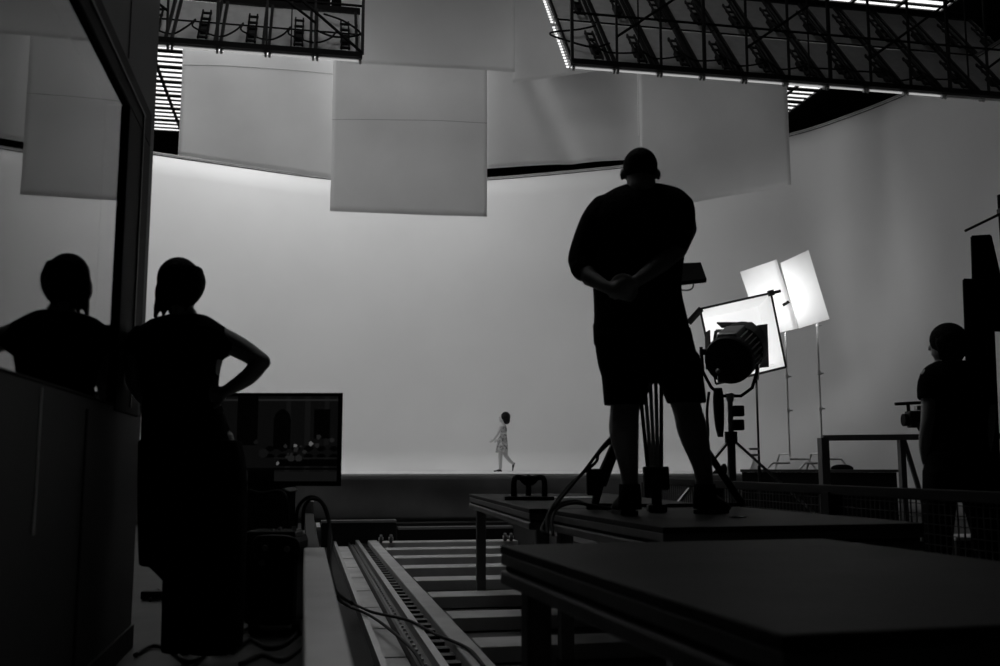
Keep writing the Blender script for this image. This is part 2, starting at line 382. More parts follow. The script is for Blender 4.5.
# ------------------------------------------------------------------ lamp rigs
OFFM = {}
def off_mesh(me):
    if me.name not in OFFM:
        m2 = me.copy(); m2.materials.clear(); m2.materials.append(mat('tube_glass', 200, .3)); OFFM[me.name] = m2
    return OFFM[me.name]
def rig(origin, sgn, n, label, flabel, gname, rows=2, lit=lambda i: True):
    X = Vector((1, 0, 0))*sgn; P = .6
    root = thing('lamp_rig_truss', origin, label, 'lighting truss')
    L = n*P; H = 1.30*rows
    f = MB()
    f.bar(origin-DN*.06, origin+X*L-DN*.06, .09, .07); f.bar(origin+SL*H-DN*.06, origin+X*L+SL*H-DN*.06, .07)
    f.bar(origin+SL*H/2-DN*.03, origin+X*L+SL*H/2-DN*.03, .02)
    f.build('bottom_rail', M_black, root)
    NB = -DN
    up = Vector((0, -.35, 1)).normalized()
    TH = 2.6
    for k, s in enumerate([0] + [.61*j for j in range(1, int(L/.61)+1)]):
        q = origin+X*s-DN*.08
        MB().bar(q, q+UP*TH, .04 if k % 3 == 0 else .028).build('upright', M_dark, root)
        if k % 4 == 1 and s+.35 < L: 
            MB().bar(q+X*.3, q+X*.3+UP*TH, .018).build('strut', M_dark, root)
        if k % 3 == 1: MB().tube([q+UP*.35-DN*.03, q+X*1.7+UP*1.6-DN*.03], .018, 6).build('brace', M_black, root)
    if sgn < 0: MB().tube([q0 for q0 in (origin-DN*.1, origin-X*(-1.15)+UP*.95-DN*.1)], .02, 6).build('brace', M_black, root)
    for zz in (.66, 1.5, 2.6): MB().tube([origin+UP*zz-DN*.08, origin+X*L+UP*zz-DN*.08], .018, 6).build('chord', M_black, root)
    for s in (.5, L-.6):
        q = origin+X*s+UP*TH-DN*.08; MB().tube([q, Vector((q.x, q.y, ZC))], .02, 6).build('hanging_pipe', M_black, root)
    ORD = ['', 'second ', 'third ', 'fourth ', 'fifth ', 'sixth ', 'seventh ', 'eighth ', 'ninth ', 'tenth ', 'eleventh ', 'twelfth ', 'thirteenth ']
    SIDE = 'right' if sgn > 0 else 'left'
    def bl_(i, j):
        w = 'lower row of the ' if rows == 2 and j == 0 else 'upper row of the ' if rows == 2 else ''
        return '%s lamp bank on the %s%s overhead rig, back showing' % ((ORD[i]+('leftmost' if sgn > 0 else 'rightmost')) if i else ('leftmost' if sgn > 0 else 'rightmost'), w, SIDE) if i == 0 else '%slamp bank from the %s in the %s%s overhead rig' % (ORD[i], 'left' if sgn > 0 else 'right', w, SIDE)
    # one bank, then copies
    off = M_tube
    fx = thing('fluorescent_bank', origin+X*P/2, flabel, 'lamp', gname)
    o = origin+X*P/2; l = 1.27
    MB().box(o+SL*l/2, (.58, l, .05), Vector((1, 0, 0)), SL).build('housing', M_bank, fx, bevel=.01)
    tb = MB()
    for k in range(15):
        c = o+SL*(.09+k*.081)+DN*.06; tb.tube([c-Vector((.335, 0, 0)), c+Vector((.245, 0, 0))], .014, 6)
    c = o-SL*.04; MB().tube([c-Vector((.25, 0, 0)), c+Vector((.25, 0, 0))], .013, 6).build('lower_tube', M_tubedim, fx)
    tb.build('lamp_tubes', M_tube, fx)
    en = MB()
    for k in range(15):
        c = o+SL*(.09+k*.081)+DN*.05
        for q in (-.29, .27): en.box(c+Vector((q, 0, 0)), (.02, .04, .05), Vector((1, 0, 0)), SL)
    for q in (-.27, .27): en.box(o-SL*.05+Vector((q*1.02, 0, 0)), (.03, .05, .05), Vector((1, 0, 0)), SL)
    en.build('lamp_sockets', M_alu, fx)
    rl = MB()
    for q in (-.29, .235): rl.box(o+Vector((q, 0, 0))+SL*l/2-DN*.045, (.035, l, .05), Vector((1, 0, 0)), SL)
    rl.build('mounting_rail', M_dark, fx)
    lad = MB()
    for q in (.03, .13): lad.box(o+Vector((q, 0, 0))+SL*.46-DN*.1, (.02, .78, .03), Vector((1, 0, 0)), SL)
    for k in range(5): lad.box(o+Vector((.08, 0, 0))+SL*(.12+k*.17)-DN*.09, (.13, .04, .02), Vector((1, 0, 0)), SL)
    lad.build('ballast_bracket', M_black if sgn < 0 else M_dark, fx)
    bk = MB(); bk.box(o+Vector((.085, 0, 0))+SL*.42-DN*.05, (.1, .2, .06), Vector((1, 0, 0)), SL); bk.build('ballast', M_dark, fx)
    nn = 0
    for i in range(n):
        for j in range(rows):
            if i == 0 and j == 0: continue
            c_ = dup(fx, o+X*P*i+SL*1.30*j, bl_(i, j))
            if sgn > 0 and i > 1:                        # these banks are switched off
                for ch_ in c_.children:
                    if ch_.name.startswith('lamp_tubes') or (ch_.name.startswith('lower_tube') and i > 8):
                        ch_.data = off_mesh(ch_.data)
    fx['label'] = bl_(0, 0)
    rnd = random.Random(3 if sgn > 0 else 5)
    for i in range(min(n-1, 9)):
        a = origin+X*(P*(i+.55))+SL*.35-DN*.16; b = a+X*P
        sag = rnd.uniform(.12, .3)
        cable('rig_cable', [a+SL*.1, a-SL*.15+X*.1, (a+b)/2-UP*sag*.6, b-SL*.12, b+SL*.08], .013,
              '%sblack cable loop from the %s behind the %s overhead rig' % (ORD[i] if i else 'first ', 'left' if sgn > 0 else 'right', SIDE), 'cables on the %s overhead rig' % ('right' if sgn > 0 else 'left'))
    e = origin+SL*.5-DN*.12
    cable('rig_cable', [e+X*.5+SL*.5, e+X*.25+SL*.35, e-X*.2+SL*.15 if sgn > 0 else e+X*.05+SL*.1, e+X*.05-SL*.05, e+X*.35-SL*.15, e+X*.6], .014,
          'black cable looping out past the %s end of the %s overhead rig' % (('left', 'right') if sgn > 0 else ('right', 'left')))
    return root
rig(RIGR, 1, 12, 'long black overhead lamp truss spanning the top right of the picture', 'fluorescent lamp bank seen from behind on the right overhead rig', 'lamp banks on the right overhead rig')
rig(RIGL, -1, 7, 'black overhead lamp truss at top left beside the booth', 'fluorescent lamp bank seen from behind on the left overhead rig', 'lamp banks on the left overhead rig', rows=1)

# ------------------------------------------------------------------ pit: track and cross beams
ty0, ty1 = 0.6, 13.9
t = thing('camera_track', (.7, 4, PZF), 'long metal camera track running away along the left of the pit', 'track')
MB().ab(.13, .41, ty0, ty1, PZF, -.28).build('base_plate', M_black, t)
MB().ab(.41, .445, ty0, ty1, PZF, -.20).build('side_rail', M_alu, t)
for k in range(13):
    y0 = .8+k*1.02
    MB().ab(.45, .60, y0, y0+.98, PZF, -.27).build('deck_plate', M_plank, t)
MB().ab(.605, .625, ty0, ty1, PZF, -.22).build('guide_rail', M_dark, t)
MB().ab(.63, .70, ty0, ty1, PZF, -.25).build('channel_floor', M_frame, t)
MB().ab(.70, .745, ty0, ty1, PZF, -.19).build('running_rail', M_alu, t)
MB().ab(.75, .86, ty0, ty1, PZF, -.27).build('drive_channel', M_black, t)
cl = MB(); 
for k in range(60): cl.ab(.765, .845, .9+k*.215, .9+k*.215+.09, -.27, -.225)
o = cl.build('drive_teeth', M_dark, t); o['kind'] = 'stuff'
bl = MB()
for k in range(90): bl.box((.665, .9+k*.144, -.245), (.018, .018, .012))
bl.build('bolt_heads', M_alu, t)['kind'] = 'stuff'
MB().ab(.865, .985, ty0, ty1, PZF, -.195).build('outer_beam', M_plank, t, bevel=.008)
for k in range(12):
    yy = 13.5-1.09*k; mb = MB().ab(1.0, PX1-.02, yy-.16, yy+.16, -.29, -.20)
    o = mb.build('cross_beam', M_plank, None, bevel=.006)
    tag(o, 'grey cross beam lying in the pit beside the camera track, one of an even row', 'beam', 'cross beams across the pit floor')
# long low boxes at the far end of the pit
def lowbox(p, q, h, label):
    c = (p+q)/2; t = thing('equipment_case', (c.x, c.y+.1, PZF), label, 'case')
    MB().ab(p.x, q.x, c.y, c.y+.22, PZF, c.z-.03).build('body', M_black, t); MB().ab(p.x-.01, q.x+.01, c.y-.01, c.y+.23, c.z-.03, c.z).build('lid', mat('case_lid', 120, .6), t)
Yc = 13.75
def atY(px, py, Y): r = ray(px, py); return CAM+r*((Y)/r.y)
lowbox(atY(322, 521, Yc), atY(396, 520, Yc), 0, 'long black low case with grey lid at far left end of the pit')
lowbox(atY(399, 526.5, Yc), atY(560, 526.5, Yc), 0, 'longer black low case with grey lid at the right of the far pit end')
for k, px in enumerate((381, 391, 505, 511)):
    p = atY(px, 536, 13.3); rr = .055; p.z = PZF+rr+.1
    t = thing('caster_wheel', (p.x, p.y, PZF), ['shiny caster wheel by the left low case, left one of the pair', 'shiny caster wheel by the left low case, right one of the pair', 'shiny caster wheel just left of the middle platform corner, left one', 'shiny caster wheel just left of the middle platform corner, right one'][k], 'wheel', 'caster wheels at the far end of the pit')
    MB().lathe(p-Vector((.02, 0, 0)), (1, 0, 0), [(0, rr*.8), (.004, rr), (.036, rr), (.04, rr*.8)], 14).build('tyre', M_frame, t)
    MB().lathe(p-Vector((.03, 0, 0)), (1, 0, 0), [(0, .02), (.06, .02)], 10).build('axle', M_chrome, t)
    MB().ab(p.x-.03, p.x+.03, p.y-.03, p.y+.03, PZF, PZF+.05).build('bracket', M_black, t)

# parapet beam on the pit's left edge
t = thing('barrier_rail', (.05, 4, 0), 'blurred grey metal barrier rail running away between booth side and camera track', 'barrier')
MB().ab(.008, .108, .9, 5.0, .34, .42).build('rail', M_alu, t, bevel=.006)
MB().ab(.02, .09, 5.0, 9.6, .33, .40).build('rear_rail', M_black, t, bevel=.006)
for y in (1.2, 3.1, 4.97, 7.2, 9.5): MB().ab(.025, .075, y-.03, y+.03, 0, .34).build('post', M_dark, t)
MB().ab(.02, .09, 8.9, 9.0, .40, .5).build('end_bracket', M_alu, t)
MB().ab(.09, .115, 6.6, 7.1, .22, .42).build('clamp', M_white, t)

# ------------------------------------------------------------------ platforms
def platform(a, b, wdt, zt, label, th=.12, foot=PZF, legs=(.05, .05)):
    a = Vector((a.x, a.y, 0)); b = Vector((b.x, b.y, 0)); d = (b-a); L = d.length; d.normalize(); w = Vector((-d.y, d.x, 0))
    c = (a+b)/2+w*wdt/2; t = thing('stage_platform', (c.x, c.y, foot), label, 'platform')
    MB().box(c+UP*(zt-.0125), (L, wdt, .025), d, w).build('deck', M_deck, t, bevel=.004)
    MB().box(c+UP*(zt-.0425), (L-.005, wdt-.005, .035), d, w).build('upper_frame', M_frame, t, bevel=.004)
    MB().box(c+UP*(zt-.068), (L-.03, wdt-.03, .016), d, w).build('groove', M_black, t)
    MB().box(c+UP*(zt-.097), (L, wdt, .042), d, w).build('lower_frame', M_frame, t, bevel=.008)
    for i in (0, 1):
        for j in (0, 1):
            p = a+d*(.09 if i == 0 else L-.09)+w*(.09 if j == 0 else wdt-.09)
            lg = MB().box(p+UP*((zt-th+foot+.06)/2), (.075, .075, zt-th-foot-.06), d, w).build('leg', M_frame, t, bevel=.004)
            MB().box(p+UP*(foot+.03), (.085, .085, .06), d, w).build('foot', M_rub, lg)
    return t, d, w
ZP = .57
a, b = PZ(469, 494, ZP), PZ(529, 508.8, ZP); print('A', a, b)
platform(a, b, 1.2, ZP, 'far grey platform carrying the black hi-hat mount, beyond the standing man')
a, b = PZ(545, 508.5, ZP), PZ(663, 526.8, ZP); print('B', a, b)
platform(a, b, 1.2, ZP-.002, 'middle platform the man in shorts stands on')
a, b = PZ(500, 545, ZP), PZ(783, 635, ZP); print('C', a, b)
platform(a, b, 1.13, ZP, 'nearest dark platform filling the lower right corner')
def sheetlet(px, py, s, lab, ang=0.3):
    p = PZ(px, py, ZP); p.z = ZP+.002; x = Vector((math.cos(ang), math.sin(ang), 0)); y = Vector((-x.y, x.x, 0))
    return tag(MB().box(p, (s[0], s[1], .003), x, y).build('paper_sheet', M_white, None), lab, 'paper')
sheetlet(572, 497.5, (.33, .2), 'white paper sheet lying on the far platform behind the tripod foot')
sheetlet(738, 517.5, (.07, .05), 'small white card beside the right shoe of the man in shorts')
# hi-hat mount
c = PZ(529, 499.5, ZP); t = thing('hi_hat_mount', (c.x, c.y, ZP), 'black low camera mount with three legs and bowl on the far platform', 'camera mount')
s = c.dot(FW)/1000
MB().box(c+UP*.012, (48*s, .28, .024), RT, FW).build('base_board', M_black, t, bevel=.004)
for (dx, dy) in ((-15, -.06), (0, .1), (15, -.06)):
    MB().tube([c+RT*dx*s+FW*dy+UP*.02, c+RT*dx*s+FW*dy+UP*.12, c+RT*dx*s*.85+FW*dy*.7+UP*.155, c+RT*dx*s*.35+UP*.15], [.022, .02, .02, .02], 10, smooth=4).build('leg', M_black, t)
MB().lathe(c+UP*.10, UP, [(0, .03), (.02, .055), (.05, .075), (.065, .075), (.066, .06), (.03, .03)], 20).build('bowl', M_black, t, smooth=True)

# ------------------------------------------------------------------ guard rails on the right
GX = 2.98
t = thing('mesh_guard_rail', (GX, 5, 0), 'dark mesh guard rail running along the right edge of the pit', 'railing')
MB().ab(GX-.03, GX+.03, 1.6, 8.55, .645, .70).build('top_rail', M_black, t, bevel=.006)
MB().ab(GX-.015, GX+.015, 1.6, 8.55, .06, .09).build('bottom_rail', M_dark, t)
for y in (1.7, 3.5, 5.35, 7.0, 8.5): MB().ab(GX-.045, GX+.045, y-.045, y+.045, 0, .66).build('post', M_black, t)
w = MB()
for k in range(150): y = 1.7+k*.0457; w.ab(GX-.003, GX+.003, y-.003, y+.003, .08, .66)
for k in range(12): z = .1+k*.048; w.ab(GX-.003, GX+.003, 1.7, 8.5, z-.002, z+.002)
w.build('wire_mesh', M_dark, t)
# taller handrail further back
D0 = 10.8
a, b = V(823, 438, D0), V(1015, 436, D0-.4)
t = thing('tall_handrail', (a.x, a.y, 0), 'tall grey handrail with slanting braces right of the reflector stands', 'railing')
MB().bar(a, b, .05, .06).build('top_rail', M_frame, t)
MB().bar(Vector((a.x, a.y, 0)), a-UP*.0, .09, .09).build('end_post', M_frame, t)
for px in (901, 972):
    q = V(px, 440, D0-.2); MB().bar(Vector((q.x, q.y, 0)), q, .06).build('post', M_frame, t)
    MB().bar(Vector((q.x, q.y, 0))+RT*.30+UP*.02, q+RT*.03, .04).build('brace', M_frame, t)
mid = a.lerp(b, .5)
# kit on the floor behind the right man
c = V(978, 545, 8.2); 
t = thing('grey_crate', (c.x, c.y, 0), 'pale grey crate on the floor behind the legs of the man at right', 'crate')
MB().box(Vector((c.x, c.y, .11)), (.5, .35, .22), RT, FW).build('box', M_floor, t, bevel=.01); MB().box(Vector((c.x, c.y, .235)), (.52, .37, .03), RT, FW).build('lid', M_plank, t, bevel=.006)
t = thing('coiled_cable', V(970, 528, 7.6)*1, 'coil of black cable hung near the grey crate at right', 'cable'); t.location.z = .0
c = Vector((t.location.x, t.location.y, 0))
MB().tube([c+RT*.16*math.cos(k*.5)*(1+.05*math.sin(k))+FW*.16*math.sin(k*.5)+UP*(.02+.002*k) for k in range(50)], .012, 6).build('coil', M_rub, t)

# ------------------------------------------------------------------ film lamp with diffusion hood
DL = 8.0
def P(px, py, D=DL): return V(px, py, D)
k = DL/1000
rear = P(728, 361, DL-.1); front = P(745, 344, DL+.3); ax = (front-rear).normalized(); Ln = (front-rear).length
base = P(731, 440, DL+.05); base.z = 0
t = thing('film_lamp', base, 'big round film lamp with barn doors on a stand, aimed away at the white hood', 'film lamp')
R0 = 24.5*k
hd = MB(); hd.lathe(rear, ax, [(-.01, R0*.6), (-.005, R0*.96), (.02, R0), (.06, R0), (.065, R0*.93), (.30, R0*.93), (.32, R0*1.02), (Ln-.02, R0*1.02), (Ln, R0*.9), (Ln, R0*.5)], 32).build('head', M_dark, t, smooth=False)
rb = MB()
for i in range(28):
    an = 2*PI*i/28; u = ax.orthogonal().normalized(); w_ = ax.cross(u); o = u*math.cos(an)+w_*math.sin(an)
    rb.box(rear+ax*.18+o*R0*.95, (.008, .22, .03), ax.cross(o), ax)
rb.build('cooling_fins', M_alu, t)
lens = MB().lathe(rear+ax*(Ln+.005), ax, [(0, R0*.8), (.03, R0*.6), (.04, R0*.2)], 24).build('lens', M_hot, t)
tb = MB().box(rear+ax*.12+UP*(R0*.98), (.16, .26, .06), ax.cross(UP), ax).build('top_vent', M_alu, t, bevel=.01)
# barn doors
fc = rear+ax*(Ln+.02); sd = ax.cross(UP).normalized(); vu = sd.cross(ax).normalized()
MB().box(P(737, 325, DL+.45), (38*k, .2, .012), RT, (FW+UP*.35).normalized()).build('barn_door', M_black, t)
MB().box(P(763, 346, DL+.45), (10*k*1.1, 46*k, .01), (RT+UP*.12).normalized(), UP).build('barn_door', M_black, t)
MB().box(P(708, 350, DL+.48), (.01, 40*k, .18), RT, UP).build('barn_door', M_black, t)
fm = MB(); 
for (p, q) in (((716, 331), (760, 330)), ((760, 330), (757, 380)), ((716, 331), (714, 345))): fm.bar(P(*p, DL+.38), P(*q, DL+.38), .025)
fm.build('filter_frame', M_alu, t)
# yoke
yk = [P(701, 347), P(703, 372), P(711, 387), P(721, 396), P(741, 396), P(752, 388), P(757, 372), P(756, 340)]
MB().tube(yk, .014, 8).build('yoke', M_black, t)
for q in ((702, 352), (757, 352)): MB().lathe(P(q[0]-2, q[1]), RT, [(0, .025), (.05, .025)], 12).build('yoke_knob', M_black, t)
MB().ell(P(718, 371, DL-.13), (.02, .02, .02)).build('switch', M_alu, t); MB().box(P(724, 379, DL-.11), (.10, .03, .05), RT, FW).build('switch_panel', M_frame, t)
MB().lathe(P(730, 401), UP, [(0, .03), (.06, .035), (.065, .02)], 14).build('spigot', M_chrome, t)
po = P(730, 401); 
MB().tube([Vector((po.x, po.y, .25)), po], .022, 12).build('pole', M_chrome, t)
MB().tube([Vector((po.x, po.y, .25)), Vector((po.x, po.y, P(0, 440).z))], .032, 12).build('lower_pole', M_frame, t)
hub = Vector((po.x, po.y, P(0, 438).z)); MB().lathe(hub-UP*.04, UP, [(0, .05), (.09, .05)], 12).build('collar', M_dark, t)
for (qx, dep) in ((-.9, -.2), (1.05, -.15), (.10, .8)):
    e = Vector((po.x, po.y, .02))+RT*qx+FW*dep
    lg = MB().bar(hub, e, .035, .02).build('leg', M_alu, t); MB().ell(e, (.03, .03, .02), n=10, m=6).build('foot', M_rub, lg)
    MB().bar(Vector((po.x, po.y, .35)), hub.lerp(e, .72), .02, .012).build('stay', M_alu, t)
for yy in (411, 425): MB().box(P(738, yy, DL-.02), (.085, .09, .085), RT, FW).build('clamp_block', M_black, t, bevel=.01)
tag(MB().sect([(714, 722, 388, DL, .03), (713, 724, 402, DL, .04), (715, 724, 425, DL, .04), (718, 723, 437, DL, .03)]).build('cable_bundle', M_rub, None, smooth=True), 'thick black cable bundle hanging below the round film lamp', 'cable')
cable('lamp_cable', [P(709, 392, DL-.03), P(707, 412, DL-.05), P(708, 436, DL-.05), P(704, 462, DL-.05), PZ(700, 560, 0)+UP*.01], .012, 'single thin cable dropping from the film lamp yoke down its left side')
# the lamp's own light
light('film_lamp_beam', 'SPOT', fc+ax*.1, P(742, 336, 9.6), 48, spot_size=math.radians(62), spot_blend=.6, shadow_soft_size=.1)
# diffusion hood
DH = 9.3
hc = [V(700, 309, DH), V(771, 293, DH), V(786, 367, DH), V(716, 384, DH)]
cen = sum(hc, Vector())/4; base = V(757, 470, DH); base.z = 0
t = thing('reflector_hood', base, 'glowing square white hood with black edge rods in front of the film lamp', 'reflector')
hx = (hc[1]-hc[0]).normalized(); hy = (hc[0]-hc[3]).normalized(); 
inn = [cen+(p-cen)*.8+FW*.25 for p in hc]
MB().add(inn, [(0, 1, 2, 3)]).build('back_panel', M_white, t, solid=.01)
sd_ = MB()
for i in range(4): j = (i+1) % 4; sd_.add([hc[i], hc[j], inn[j], inn[i]], [(0, 1, 2, 3)])
sd_.build('side_panels', M_white, t, solid=.008)
for i in range(4): j = (i+1) % 4; MB().tube([hc[i], hc[j]], .011, 6).build('edge_rod', M_black, t)
for i, e in ((0, (-.11, -.13)), (1, (.09, .02))): MB().tube([hc[i]+RT*.01, hc[i]+RT*e[0]+UP*e[1]], .03 if i == 0 else .014, 8).build('corner_clamp', M_black, t)
MB().box(hc[1], (.05, .05, .05), hx, FW).build('corner_joint', M_black, t)
pp = V(757, 400, DH+.33)
MB().tube([Vector((pp.x, pp.y, .5)), Vector((pp.x, pp.y, cen.z))], .011, 8).build('stand_pole', M_dark, t); MB().tube([Vector((pp.x, pp.y, 0)), Vector((pp.x, pp.y, .8))], .016, 8).build('stand_base_pole', M_dark, t)
MB().tube([V(757, 360, DH+.33), V(757, 360, DH+.33)-FW*.1], .02, 8).build('stand_arm', M_dark, t)
for yy in (449, 455): MB().box(V(754, yy, DH+.31), (.09, .04, .02), RT, FW).build('clamp', M_alu, t)
for an in (0, 2.1, 4.2):
    MB().tube([Vector((pp.x, pp.y, .25)), Vector((pp.x+.35*math.cos(an), pp.y+.35*math.sin(an), .25)), Vector((pp.x+.45*math.cos(an), pp.y+.45*math.sin(an), .01))], .011, 6).build('stand_leg', M_alu, t)
# bounce boards on chrome stands
DB = 15.4
def board(cs, pole, lab, D, blacktab=False):
    q = V(pole[0], pole[1], D); base = Vector((q.x, q.y, ZS)); t = thing('bounce_board', base, lab, 'reflector board')
    P4 = [V(x, y, D-.04) for x, y in cs]
    MB().hexa(P4, [p+FW*.03 for p in P4]).build('board', M_white, t)
    MB().tube([base+UP*.25, base+UP*(q.z-ZS+.15)], .017, 8).build('pole', M_chrome, t)
    for f_ in (.35, .62, .99): MB().lathe(base+UP*(.25+(q.z-ZS-.25)*f_), UP, [(0, .022), (.01, .03), (.06, .03), (.07, .022)], 10).build('collar', M_chrome, t); MB().tube([base+UP*(.28+(q.z-ZS-.25)*f_), base+UP*(.28+(q.z-ZS-.25)*f_)+RT*.07], .011, 6).build('knob', M_alu, t)
    for an, h in ((-.15, .22), (PI+.1, .16), (1.9, .30)):
        dv = RT*math.cos(an)+FW*math.sin(an)
        MB().tube([base+UP*h, base+UP*h+dv*.18, base+UP*h+dv*.27, base+dv*.42+UP*.015], .016, 8).build('leg', M_chrome, t)
    if blacktab: MB().hexa([V(782, 304, D-.07), V(788, 300.5, D-.07), V(790, 302.5, D-.07), V(783.5, 306.5, D-.07)], [V(782, 304, D-.05), V(788, 300.5, D-.05), V(790, 302.5, D-.05), V(783.5, 306.5, D-.05)]).build('black_tab', M_black, t)
    return t
board([(740, 272), (776.5, 259.5), (799, 328), (762, 337)], (785, 331), 'lower left white bounce board, partly behind the square hood', DB, True)
board([(780.5, 263), (808.5, 250), (829.5, 319), (799, 328.5)], (817, 326), 'tilted white bounce board furthest right, highest of the two', DB-.3)
light('board_fill', 'SPOT', V(769, 300, 14.45), V(769, 298, DB), 30, spot_size=math.radians(100), spot_blend=.8, shadow_soft_size=.1)  # added lamp without a fixture, floats before the left board to brighten it
light('board_fill', 'SPOT', V(806, 291, 14.15), V(806, 290, DB), 30, spot_size=math.radians(100), spot_blend=.8, shadow_soft_size=.1)  # second added lamp, likewise unseen, brightens the right board
# small dark bits standing on the stage
c = V(722, 470, 15.2); c.z = ZS
tag(MB().hexa([c+RT*-.14, c+RT*.12, c+RT*.12+FW*.2, c-RT*.14+FW*.2], [c+RT*-.06+UP*.06, c+RT*.06+UP*.16, c+RT*.06+FW*.15+UP*.16, c-RT*.06+FW*.15+UP*.06]).build('sandbag', M_tee, None, bevel=.02), 'small black sandbag on the stage left of the reflector stands', 'sandbag')
c = V(842, 470, 14.9); c.z = ZS
tag(MB().sect([(832, 852, 471, 14.9, .1), (831, 853, 468, 14.9, .12), (834, 850, 465.5, 14.9, .09), (838, 846, 464.5, 14.9, .04)]).build('sandbag', M_tee, None, smooth=True), 'flat black sandbag on the stage at the foot of the right bounce board', 'sandbag')

# ------------------------------------------------------------------ black flags at far right
DF = 7.4
base = V(1026, 500, DF); base.z = 0
t = thing('flag_stand', base, 'black stand with an angled arm rod at the far right edge', 'stand')
MB().tube([base+UP*.2, Vector((base.x, base.y, V(0, 214, DF).z))], .012, 8).build('pole', M_dark, t)
MB().tube([V(965, 231, DF), V(1004, 212, DF)], .010, 6).build('arm', M_dark, t)
MB().box(V(1004, 212, DF), (.08, .06, .05), RT, FW).build('grip_head', M_dark, t)
for an in (0.3, 2.4, 4.5): MB().tube([base+UP*.3, base+RT*.4*math.cos(an)+FW*.4*math.sin(an)+UP*.01], .012, 6).build('leg', M_dark, t)
def flag(cs, D, lab):
    P4 = [V(x, y, D) for x, y in cs]; c = sum(P4, Vector())/4
    t = thing('black_flag', (c.x, c.y, min(p.z for p in P4)), lab, 'flag')
    MB().hexa(P4, [p+FW*.02 for p in P4]).build('cloth', M_tee, t)
    for i in range(4): j = (i+1) % 4; MB().tube([P4[i], P4[j]], .012, 6).build('frame_rod', M_black, t)
flag([(972, 237), (990, 236), (1012, 330), (975, 330)], DF-.05, 'smaller black flag panel at far right, upper of the two')
flag([(964, 280), (991, 281), (1003, 560), (975, 585)], DF-.12, 'tall black flag panel standing behind the man at far right')
t = thing('tall_rack', V(1010, 560, 7.8), 'dark upright rack cut by the right edge of the picture', 'rack'); t.location.z = 0
for px in (1008, 1050): p = V(px, 300, 7.8); MB().tube([Vector((p.x, p.y, 0)), Vector((p.x, p.y, V(0, 195, 7.8).z))], .03, 8).build('upright', M_black, t)
for py in (345, 300, 400, 470, 240): MB().bar(V(1008, py, 7.8), V(1050, py-1, 7.8), .04).build('shelf_bar', M_dark, t)
MB().box(V(1040, 350, 7.95), (.4, .2, 1.2), RT, FW).build('black_panel', M_tee, t)

# ------------------------------------------------------------------ monitor
DM = 5.6
c = V(277, 440, DM)
t = thing('video_monitor', (c.x, c.y, 0), 'black flat monitor showing an arched building, right of the standing woman', 'monitor')
x0, x1, y0, y1 = 212, 342, 393, 486
def mp(u, v, off=0): return V(x0+(x1-x0)*u, 0, DM).lerp(V(x0+(x1-x0)*u, 0, DM), 0)*0 + Vector((V(x0+(x1-x0)*u, 440, DM+off).x, V(x0+(x1-x0)*u, 440, DM+off).y, V(300, y1, DM).z*(1-v)+V(300, y0, DM).z*v))
MB().hexa([mp(0, 0, .006), mp(1, 0, .006), mp(1, 1, .006), mp(0, 1, .006)], [mp(0, 0, .05), mp(1, 0, .05), mp(1, 1, .05), mp(0, 1, .05)]).build('housing', M_black, t, bevel=.003)
bz = MB()
for (a_, b_, c_, d_) in ((0, .03, 1, .97), (0, .03, 0, .03)): pass
for (u0, u1, v0, v1) in ((0, 1, .965, 1), (0, 1, 0, .05), (0, .035, .05, .965), (.965, 1, .05, .965)):
    bz.hexa([mp(u0, v0, -.008), mp(u1, v0, -.008), mp(u1, v1, -.008), mp(u0, v1, -.008)], [mp(u0, v0, .008), mp(u1, v0, .008), mp(u1, v1, .008), mp(u0, v1, .008)])
bz.build('bezel', M_black, t)
rnd = random.Random(11); spk = [(rnd.uniform(.55, .78), rnd.uniform(.28, .44), rnd.uniform(.008, .02), 3+(rnd.random() > .6)) for _ in range(12)] + [(.84, .52, .02, 3), (.95, .48, .02, 3), (.39, .33, .04, 2), (.83, .42, .02, 3), (.33, .46, .02, 2), (.51, .21, .014, 4), (.62, .27, .03, 3), (.68, .27, .03, 3)]
def pic(u, v):
    for a_, b_, r, l in spk:
        if (u-a_)**2+((v-b_)*.75)**2 < r*r: return l
    if v < .11: return 2
    if abs(v-.145) < .012: return 0
    if .18 < v < .26 and u > .52: return 0
    if abs(v-.275) < .008 and u > .48: return 2
    if .17 < u < .34 and v > .42: return 0
    if .47 < u < .61 and (v < .7 or (u-.54)**2/.0049+(v-.7)**2/.021 < 1) and v > .38: return 0
    if .80 < u < .93 and .5 < v < .85: return 0
    if abs(v-.955) < .012: return 3
    if .28 < v < .42 and u > .40: return 0 if math.sin(u*60)+math.sin(v*70) > .3 else 1
    return 1 if (u < .46 or math.sin(u*40) > -.7) else 2
MS = [emis('screen_%d' % i, v, 1) for i, v in enumerate((1, 9, 15, 27, 85))]
MB().grid(lambda u, v: mp(.03+.94*u, .05+.915*v, .003), 130, 90, mi=pic).build('screen', MS, t)
pc = V(272, 486, DM+.05)
MB().bar(Vector((pc.x, pc.y, 0)), Vector((pc.x, pc.y, V(0, 470, DM).z)), .26, .10).build('stand_column', mat('stand_grey', 60, .6), t)
MB().box(Vector((pc.x, pc.y, .03)), (.6, .4, .05), RT, FW).build('stand_foot', M_black, t)
cable('monitor_cable', [V(250, 490, 5.4), V(262, 493, 5.35), V(280, 491, 5.35), V(287, 500, 5.3), V(288, 530, 5.3)], .007, 'cable hanging in a loop under the monitor')
t2 = tag(MB().hexa([V(282, 488, 5.5), V(294, 486.5, 5.5), V(298, 489.5, 5.45), V(290, 491, 5.45)], [V(282, 489, 5.5), V(294, 487.5, 5.5), V(298, 490.5, 5.45), V(290, 492, 5.45)]).build('cable_clip', M_white, None), 'small white clip just under the bottom edge of the monitor', 'clip')
